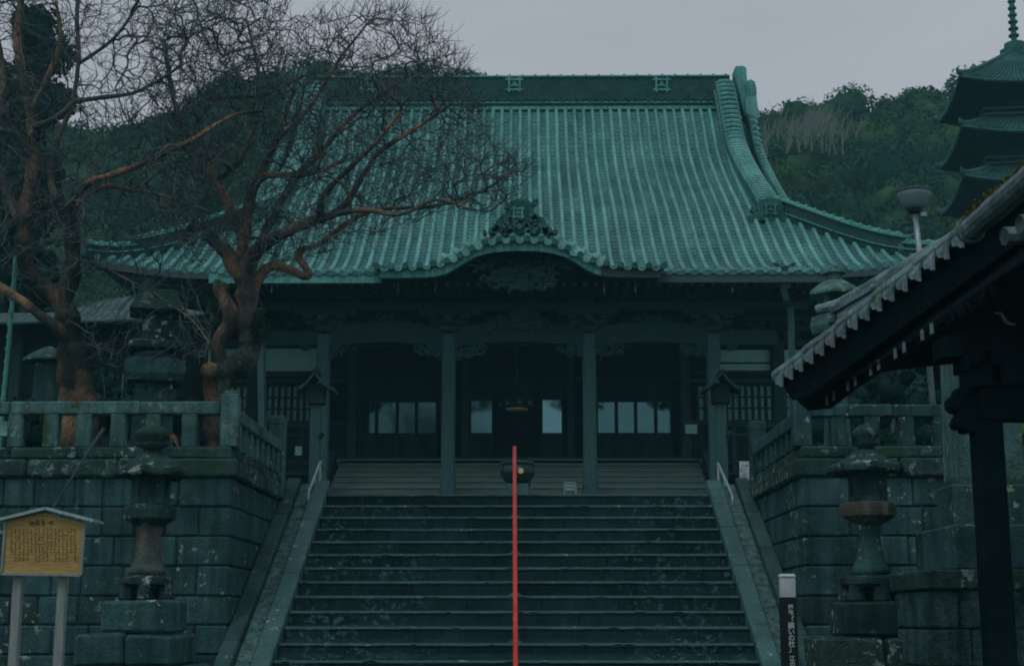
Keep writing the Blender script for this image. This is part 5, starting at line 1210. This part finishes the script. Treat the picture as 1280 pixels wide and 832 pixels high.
def leaf_mass(name, crowns, mt, leaf, per, seed, **kw):
    """crowns: (x,y,z,r,squash). Many small leaf faces on noisy lobes, over a dark lumpy core."""
    rs = np.random.RandomState(seed); V = []; n_tot = 0
    for (x, y, z, r, sq) in crowns:
        n = int(per*(r**2)); nl = 7
        lc = rs.normal(size=(nl, 3)); lc /= np.linalg.norm(lc, axis=1)[:, None]; lc[:, 2] = np.abs(lc[:, 2])*.9; lc *= r*.55; lr = r*rs.uniform(.4, .62, nl)
        k = rs.randint(0, nl, n); d = rs.normal(size=(n, 3)); d /= np.linalg.norm(d, axis=1)[:, None]; d[:, 2] = np.where(rs.rand(n) < .75, np.abs(d[:, 2]), d[:, 2])
        p = lc[k]+d*(lr[k]*rs.uniform(.78, 1.03, n))[:, None]; p[:, 2] *= sq; p += np.array([x, y, z])
        nn = d+rs.normal(size=(n, 3))*.55; nn /= np.linalg.norm(nn, axis=1)[:, None]
        a = np.cross(nn, rs.normal(size=(n, 3))); a /= np.linalg.norm(a, axis=1)[:, None]; b = np.cross(nn, a); s_ = (leaf*rs.uniform(.6, 1.4, n))[:, None]
        V.append(np.stack([p-a*s_, p-b*s_*.7, p+a*s_, p+b*s_*.7], axis=1).reshape(-1, 3))
    V = np.concatenate(V); nq = len(V)//4
    # cores
    cv = []; cf = []; base = len(V)
    ico_v, ico_f = ICO
    for (x, y, z, r, sq) in crowns:
        rv = ico_v*(r*.68); rv = rv*np.array([1, 1, sq])+np.array([x, y, z+r*.15*sq]); rv += rs.normal(size=rv.shape)*r*.06; cf += [[base+len(cv)*len(ico_v)+i for i in f] for f in ico_f]; cv.append(rv)
    allv = np.concatenate([V]+cv)
    me = bpy.data.meshes.new(name); org = np.array([allv[:, 0].mean(), allv[:, 1].mean(), allv[:, 2].min()]); 
    par = kw.get('parent')
    if par is not None: org = np.array(W[par.name])
    allv = allv-org
    me.vertices.add(len(allv)); me.vertices.foreach_set('co', allv.ravel())
    nlp = nq*4+len(cf)*3; me.loops.add(nlp); me.polygons.add(nq+len(cf))
    li = np.concatenate([np.arange(nq*4), np.array(cf, dtype=int).ravel()]) if cf else np.arange(nq*4)
    me.loops.foreach_set('vertex_index', li.astype(np.int32))
    starts = np.concatenate([np.arange(nq)*4, nq*4+np.arange(len(cf))*3]).astype(np.int32)
    me.polygons.foreach_set('loop_start', starts); me.update(calc_edges=True); me.validate()
    me.materials.append(mt); o = bpy.data.objects.new(name, me); COL.objects.link(o)
    if par is not None: o.parent = par; W[o.name] = W[par.name]
    else: o.location = org
    tag(o, kw.get('label'), kw.get('cat'), kw.get('group'), kw.get('kind')); return o
import bmesh
bm_ = bmesh.new(); bmesh.ops.create_icosphere(bm_, subdivisions=1, radius=1); bm_.verts.ensure_lookup_table()
ICO = (np.array([v.co[:] for v in bm_.verts]), [[v.index for v in f.verts] for f in bm_.faces]); bm_.free()
rs = np.random.RandomState(4); crowns = []
for y in np.arange(66, Yh+2, 2.1):
    for px in np.arange(-60, 1400, 26*112/y*.75):
        if 640 < px < 915: continue
        x = (px+rs.uniform(-14, 14)-657)/F*y; yy = y+rs.uniform(-1, 1); r = rs.uniform(1.1, 2.3)*(1.0 if rs.rand() > .12 else 1.35)
        crowns.append((x, yy, terr(x, yy)-.9+rs.uniform(-.3, .5), r, rs.uniform(.75, 1.05)))
leaf_mass('forest', crowns, M['leaf_far'], .125, 140, 3, kind='stuff')
print('crowns', len(crowns))
# pale bare trees on the right hill
m = MB(); rr = random.Random(4)
for k in range(34):
    px = 1022+rr.gauss(0, 24); Yb3 = rr.uniform(90, 103); b = P(px, rr.uniform(168, 196), Yb3); tp_ = P(px+rr.uniform(-4, 4), rr.uniform(136, 162)+abs(px-1022)*.25, Yb3); m.tube([b, b.lerp(tp_, .5)+Vector((rr.uniform(-.2, .2), 0, 0)), tp_], [.05, .035, .01], 4)
    for _ in range(12):
        t_ = rr.uniform(.2, .9); q = b.lerp(tp_, t_); e = q+Vector((rr.uniform(-.9, .9), rr.uniform(-.5, .5), rr.uniform(.6, 1.8))); m.tube([q, q.lerp(e, .5)+Vector((rr.uniform(-.1, .1), 0, 0)), e], [.022, .015, .008], 3, cap=False)
m.build('bare_wood', M['bare_far'], kind='stuff')
# tall dark evergreen at the far left, a middle one behind, shrubs
def evergreen(px, Y, ytop, ybot, wpx, lab, seed, mt='leaf_dark', group=None, name='evergreen_tree', leaf=.12):
    rs = np.random.RandomState(seed); b = P(px, ybot, Y); r0 = thing(name, lab, 'tree', (b.x, Y, ZT-.3), group=group)
    zt_, zb_ = Z(ytop, Y), Z(ybot, Y); cr = []
    n = 22
    for k in range(n):
        t_ = k/(n-1); wv = wpx/F*Y*(.35+.65*math.sin(math.pi*min(1, .25+.75*(1-t_)))**.8); r = wv*rs.uniform(.4, .62)
        cr.append((b.x+rs.uniform(-1, 1)*wv*.55, Y+rs.uniform(-1, 1)*wv*.5, zb_+(zt_-zb_)*t_*.97-r*.5, r, .95))
    leaf_mass('crown', cr, M[mt], leaf, 420, seed, parent=r0)
    m = MB(); m.tube([(b.x, Y, ZT-.3), (b.x+.1, Y, zb_), (b.x, Y, zb_+(zt_-zb_)*.7)], [.35, .28, .1], 9)
    for k in range(7): z = zb_+(zt_-zb_)*k/8; a = rs.uniform(0, 6.28); m.tube([(b.x, Y, z), (b.x+math.cos(a)*1.2, Y+math.sin(a)*1.2, z+.9)], [.12, .03], 6)
    m.build('trunk', M['bark_twig'], r0); return r0
evergreen(20, 38, 190, 440, 80, 'broad dark evergreen behind the low left lantern and the green pole', 15)
evergreen(8, 46, 25, 330, 85, 'tall dark evergreen at the far left edge, behind the bare trees', 5)
def shrub(px0, px1, py0, py1, Y, lab, seed, mt, n=14, leaf=.035, r=(.25, .45), per=900):
    rs = np.random.RandomState(seed); cr = []; b = P((px0+px1)/2, py1, Y); r0 = thing('shrub', lab, 'shrub', (b.x, Y, ZT-.3))
    for _ in range(n): p = P(rs.uniform(px0, px1), rs.uniform(py0, py1), Y+rs.uniform(-.4, .4)); cr.append((p.x, p.y, p.z-.2, rs.uniform(*r), .9))
    leaf_mass('foliage', cr, M[mt], leaf, per, seed, parent=r0)
    m = MB()
    for k in range(5): m.tube([(b.x+rs.uniform(-.2, .2), Y, ZT-.3), (b.x+rs.uniform(-.6, .6), Y+rs.uniform(-.3, .3), Z(py0, Y)-.2)], [.03, .01], 5)
    m.build('stem', M['bark_twig'], r0)
shrub(110, 185, 455, 545, 26, 'dark glossy shrub between the left fence and the stone tower', 6, 'leaf_dark', 22)
shrub(15, 60, 505, 560, 23, 'low dark shrub behind the left end of the fence', 7, 'leaf_dark', 12)
shrub(225, 275, 500, 560, 23.5, 'dark shrub behind the left fence under the leaning tree', 8, 'leaf_dark', 12)
shrub(1020, 1190, 425, 555, 28, 'wide dark shrub behind the right fence under the pavilion roof', 9, 'leaf_dark', 60)
shrub(1268, 1340, 520, 600, 22, 'bright yellow green shrub right of the dark pavilion post', 10, 'leaf_yellow', 16)

# ================= BARE CRAPE MYRTLE TREES =================
def smooth(pts, sub=4):
    out_ = []
    n = len(pts)
    for i in range(n-1):
        p0 = pts[max(i-1, 0)]; p1 = pts[i]; p2 = pts[i+1]; p3 = pts[min(i+2, n-1)]
        for k in range(sub):
            t = k/sub; out_.append(.5*((2*p1)+(-p0+p2)*t+(2*p0-5*p1+4*p2-p3)*t*t+(-p0+3*p1-3*p2+p3)*t**3))
    out_.append(pts[-1]); return out_
BARK = 'bark'
def bare_tree(lab, Yt, base_px, trunk_limbs, limbs, region, N_, seed, burls=(), loc=None):
    rr = random.Random(seed); rs = np.random.RandomState(seed)
    b = P(*base_px, Yt); root = thing('crape_myrtle', lab, 'tree', (b.x, Yt, ZT-.3), group='bare crape myrtle trees')
    k_ = Yt/F; nodes = []; ndir = []; nrad = []
    def limb(px_pts, r0, r1, name, mt, lump=.14, sides=12):
        pts = [P(a, b_, Yt+d) for a, b_, d in px_pts]; sp = smooth(pts, 7); n = len(sp); out_ = []; rd = []
        for i, p in enumerate(sp):
            t = i/(n-1); r = (r0+(r1-r0)*t**.8)*k_
            w_ = Vector((noise.noise(p*3.1+Vector((seed, 0, 0))), noise.noise(p*3.1+Vector((0, seed, 5))), noise.noise(p*3.1+Vector((9, 0, seed)))))*r*.3
            out_.append(p+w_); rd.append(r*(1+lump*noise.noise(p*5)*2.0))
        m = MB(); m.tube(out_, rd, sides, flat=.9)
        # knobbly surface
        m.v = [tuple(Vector(v)+Vector((noise.noise(Vector(v)*9), noise.noise(Vector(v)*9+Vector((7, 0, 0))), 0))*min(r0*k_*.12, .02)) for v in m.v]
        m.build(name, mt, root, smooth=True)
        for i in range(n):
            if name == 'branch': nodes.append(out_[i]); ndir.append((out_[min(i+1, n-1)]-out_[max(i-1, 0)]).normalized()); nrad.append(rd[i])
    for l in trunk_limbs: limb(l[0], l[1], l[2], 'trunk', M[BARK], .2, 16)
    for l in limbs: limb(l[0], l[1], l[2], 'branch', M['bark'] if l[1] >= 6 else M['bark_branch'])
    nskel = len(nodes)
    # attractors in the crown
    poly, dens = region; A_ = []
    def inside(x, y):
        c = False; n = len(poly); j = n-1
        for i in range(n):
            xi, yi = poly[i]; xj, yj = poly[j]
            if (yi > y) != (yj > y) and x < (xj-xi)*(y-yi)/(yj-yi)+xi: c = not c
            j = i
        return c
    xs = [p[0] for p in poly]; ys = [p[1] for p in poly]
    while len(A_) < N_:
        px, py = rr.uniform(min(xs), max(xs)), rr.uniform(min(ys), max(ys))
        if inside(px, py) and rr.random() < dens(px, py): A_.append(P(px, py, Yt+rr.gauss(0, .9)))
    sk = np.array([tuple(p) for p in nodes]); Aa = np.array([tuple(a) for a in A_])
    dist = np.array([np.min(np.sum((sk-a)**2, axis=1)) for a in Aa]); order = np.argsort(dist)
    cap_ = nskel+N_*7; NP = np.zeros((cap_, 3)); ND = np.zeros((cap_, 3)); NP[:nskel] = sk; ND[:nskel] = [tuple(d) for d in ndir]; cnt = nskel
    parent = list(range(nskel)); parent = [-1]*nskel; paths = []
    for ai in order:
        a = Aa[ai]; v = a-NP[:cnt]; d = np.sqrt((v**2).sum(1))+1e-6; cosv = (v*ND[:cnt]).sum(1)/d; cost = d*(1.45-.6*cosv); cost[:nskel] *= .92
        j = int(np.argmin(cost)); s0 = Vector(NP[j]); s1 = Vector(a); L_ = (s1-s0).length
        if L_ < .03: continue
        n = 3 if L_ < .3 else (4 if L_ < .6 else 6); d0 = Vector(ND[j]); pts = [s0]; path = [j]
        c1 = s0+d0*L_*.35+Vector((0, 0, .05*L_))
        ns_ = rr.uniform(0, 99)
        for q in range(1, n+1):
            t = q/n; p = s0*(1-t)**2+c1*2*t*(1-t)+s1*t*t
            if q < n: p = p+Vector((noise.noise(p*4+Vector((ns_, 0, 0))), noise.noise(p*4+Vector((0, ns_, 0))), noise.noise(p*4+Vector((0, 0, ns_)))))*.09*min(1, L_*2)
            NP[cnt] = tuple(p); ND[cnt] = tuple((p-pts[-1]).normalized()); parent.append(path[-1]); path.append(cnt); pts.append(p); cnt += 1
        paths.append(path)
    # pipe radii
    wgt = np.zeros(cnt); child = np.zeros(cnt, int)
    for i in range(nskel, cnt): child[parent[i]] += 1
    for i in range(cnt-1, nskel-1, -1):
        if child[i] == 0: wgt[i] = 1
        if parent[i] >= nskel: wgt[parent[i]] += wgt[i]
    rad = .0052*np.power(np.maximum(wgt, 1), .40)
    mo_, mt_ = MB(), MB()
    for path in paths:
        pts = [Vector(NP[i]) for i in path]; rr_ = [rad[i] if i >= nskel else rad[path[1]]*1.15 for i in path]; rr_[0] = min(rad[path[0]] if path[0] >= nskel else 9, rr_[1]*1.2)
        big = rr_[1] > .016; (mo_ if big else mt_).tube(pts, rr_, 6 if big else 4, cap=False)
    # twig sprays
    ends = [i for i in range(nskel, cnt) if child[i] == 0]
    tw = MB()
    for i in ends+[rr.randrange(nskel, cnt) for _ in range(len(ends)//2)]:
        for _ in range(rr.choice((2, 3, 4))):
            p = Vector(NP[i]); d = (Vector(ND[i])*.8+Vector((rr.gauss(0, .7), rr.gauss(0, .6), rr.gauss(.35, .6)))).normalized(); L_ = rr.uniform(.15, .42); pts = [p]; 
            for q in range(3):
                d = (d+Vector((rr.gauss(0, .22), rr.gauss(0, .2), rr.gauss(.1, .2)))).normalized(); p = p+d*L_/3; pts.append(p)
            tw.tube(pts, [.0045, .0042, .0036, .0025], 3, cap=False)
    mo_.build('side_branches', M['bark_branch'], root, smooth=True, kind='stuff'); mt_.build('small_branches', M['bark_twig'], root, kind='stuff'); tw.build('twigs', M['bark_twig'], root, kind='stuff')
    print('tree', cnt, len(ends), len(tw.f)); return root
# centre-left tree
TA = [([(272, 600, .2), (270, 540, .1), (268, 498, 0), (273, 473, 0), (292, 458, 0), (310, 444, 0), (315, 422, 0), (310, 395, 0), (306, 365, 0), (300, 335, 0)], 17, 15),
      ([(280, 466, -.1), (266, 462, -.25), (259, 464, -.42)], 11, 9),
      ([(275, 462, -.05), (273, 432, -.08), (287, 403, -.1), (284, 382, -.08), (276, 362, -.05), (279, 352, -.05)], 11, 9)]
LA = [([(300, 342, 0), (284, 318, .1), (268, 303, .2), (254, 288, .2), (240, 282, .3), (232, 300, .3)], 13, 3),
      ([(303, 345, 0), (318, 318, -.1), (340, 300, -.3), (368, 286, -.4), (398, 274, -.5), (412, 270, -.5), (432, 256, -.5), (450, 225, -.5), (474, 190, -.4), (520, 160, -.2), (562, 132, 0)], 11, 2),
      ([(312, 385, 0), (322, 350, .1), (338, 334, .1), (360, 336, .1), (380, 346, .1), (387, 340, .1), (374, 322, .1), (378, 312, .1), (400, 304, .2), (425, 285, .3), (470, 262, .5), (540, 258, .6), (600, 240, .8), (640, 215, 1)], 8, 2),
      ([(299, 340, 0), (306, 300, .3), (312, 255, .5), (326, 215, .6), (345, 178, .7), (358, 140, .8), (372, 95, .9)], 9, 2.5),
      ([(318, 320, 0), (342, 270, .5), (368, 225, .7), (400, 190, .9), (440, 145, 1), (490, 110, 1), (525, 85, 1.1)], 7, 2),
      ([(400, 274, -.5), (405, 245, -.7), (432, 215, -.8), (470, 178, -.9), (500, 140, -1)], 6, 2),
      ([(306, 300, .3), (288, 262, .6), (266, 220, .8), (250, 190, .9), (236, 168, .9), (222, 142, .9), (212, 100, 1), (205, 50, 1)], 9, 3),
      ([(310, 250, .5), (330, 222, .2), (358, 218, 0), (392, 216, -.2), (430, 200, -.3)], 6, 3),
      ([(236, 168, .9), (262, 130, .8), (280, 122, .8), (330, 118, .6), (380, 95, .5)], 4, 2),
      ([(270, 225, .8), (300, 200, .3), (320, 150, .1), (322, 90, 0), (310, 30, 0)], 5, 2),
      ([(412, 270, -.5), (455, 262, -.8), (500, 268, -1), (545, 250, -1), (590, 262, -1.1)], 5, 1.5),
      ([(345, 178, .7), (390, 130, .6), (420, 80, .5), (455, 35, .4)], 4, 1.5)]
polyA = [(180, 0), (345, 0), (380, 20), (430, 22), (470, 2), (530, 22), (580, 78), (592, 115), (615, 165), (662, 210), (640, 255), (600, 270), (550, 262), (500, 285), (440, 300), (400, 322), (350, 330), (300, 315), (240, 320), (205, 250), (190, 120)]
def densA(px, py): return 1.0 if py > 60 else .75
bare_tree('bare crape myrtle with orange bark leaning left of the porch', 21.2, (266, 560), TA, LA, (polyA, densA), 3300, 11)
TB = [([(93, 600, 0), (90, 540, 0), (88, 490, 0), (87, 445, 0), (85, 405, 0), (85, 360, 0), (92, 312, 0), (84, 272, 0), (68, 248, 0)], 19, 9),
      ([(116, 590, 0), (110, 520, 0), (102, 470, -.05), (95, 430, -.05)], 15, 12),
      ([(50, 470-300, 0), (42, 175, 0), (40, 215, 0), (32, 262, 0), (28, 300, 0), (40, 345, .1), (70, 372, .1), (86, 400, 0)], 8, 13)]
LB = [([(84, 428, 0), (70, 408, -.3), (48, 392, -.4), (22, 372, -.5), (-20, 345, -.6), (-60, 300, -.6)], 11, 5),
      ([(42, 178, 0), (38, 140, 0), (30, 105, 0), (22, 60, .1), (26, 0, .1), (30, -50, .1)], 10, 4),
      ([(42, 158, 0), (62, 152, -.2), (80, 140, -.3), (92, 128, -.4), (120, 123, -.5), (160, 118, -.6), (192, 104, -.7), (230, 80, -.7)], 7, 2),
      ([(72, 250, 0), (62, 220, .2), (72, 175, .3), (88, 135, .4), (98, 80, .5), (96, 20, .6), (100, -30, .6)], 6, 2.5),
      ([(84, 262, 0), (98, 240, -.3), (120, 224, -.5), (160, 212, -.6), (200, 194, -.6), (245, 172, -.7), (290, 145, -.7), (330, 138, -.7)], 8, 2.5),
      ([(84, 268, 0), (110, 243, .2), (140, 232, .4), (170, 238, .4), (205, 245, .5), (245, 262, .5)], 6, 2),
      ([(30, 290, 0), (10, 240, .2), (-5, 180, .3), (5, 110, .3), (-5, 40, .3)], 9, 4),
      ([(40, 200, 0), (20, 170, -.3), (-10, 160, -.4), (-60, 140, -.5)], 7, 4),
      ([(88, 350, 0), (120, 330, -.3), (150, 345, -.5), (190, 365, -.6), (240, 400, -.7), (262, 430, -.8)], 1.5, .8),
      ([(60, 255, 0), (40, 268, .3), (5, 262, .4), (-40, 270, .4)], 8, 4),
      ([(38, 140, 0), (60, 95, -.2), (75, 50, -.3), (70, 0, -.4)], 5, 2.5),
      ([(98, 80, .5), (140, 50, .5), (170, 10, .5)], 4, 2)]
polyB = [(-60, -40), (260, -40), (340, 0), (352, 60), (330, 120), (300, 175), (262, 230), (250, 290), (275, 400), (262, 465), (130, 470), (100, 400), (40, 370), (-60, 400)]
def densB(px, py): return .3 if py > 310 else (.55 if py < 160 else .8)*(1.0 if px > -10 else .4)
BARK = 'bark_dark'
bare_tree('gnarled bare crape myrtle with an orange side limb at the left edge', 20.9, (98, 560), TB, [(a_, b_*.8, c_) for a_, b_, c_ in LB], (polyB, densB), 2150, 23)
# lower hanging twigs under the left tree
# fern tuft on the trunk
m = MB(); c = P(325, 408, 21.0); leafclump(m, c, .14, .12, .3, 900, .022)
o = m.build('fern_tuft', M['leaf'], cat='plant', label='green fern tuft growing on the leaning trunk of the centre tree')

# ================= HAZE =================
hz = MB(); hz.box(-110, 110, -62, 215, -1, 47); h_ = hz.build('haze', bpy.data.materials.new('haze'), kind='stuff')
hm = h_.data.materials[0]; hm.use_nodes = True; t = hm.node_tree; t.nodes.clear(); o_ = t.nodes.new('ShaderNodeOutputMaterial'); pv_ = t.nodes.new('ShaderNodeVolumePrincipled')
pv_.inputs['Density'].default_value = .00105; pv_.inputs['Color'].default_value = (.3, .86, .95, 1); t.links.new(pv_.outputs[0], o_.inputs['Volume'])
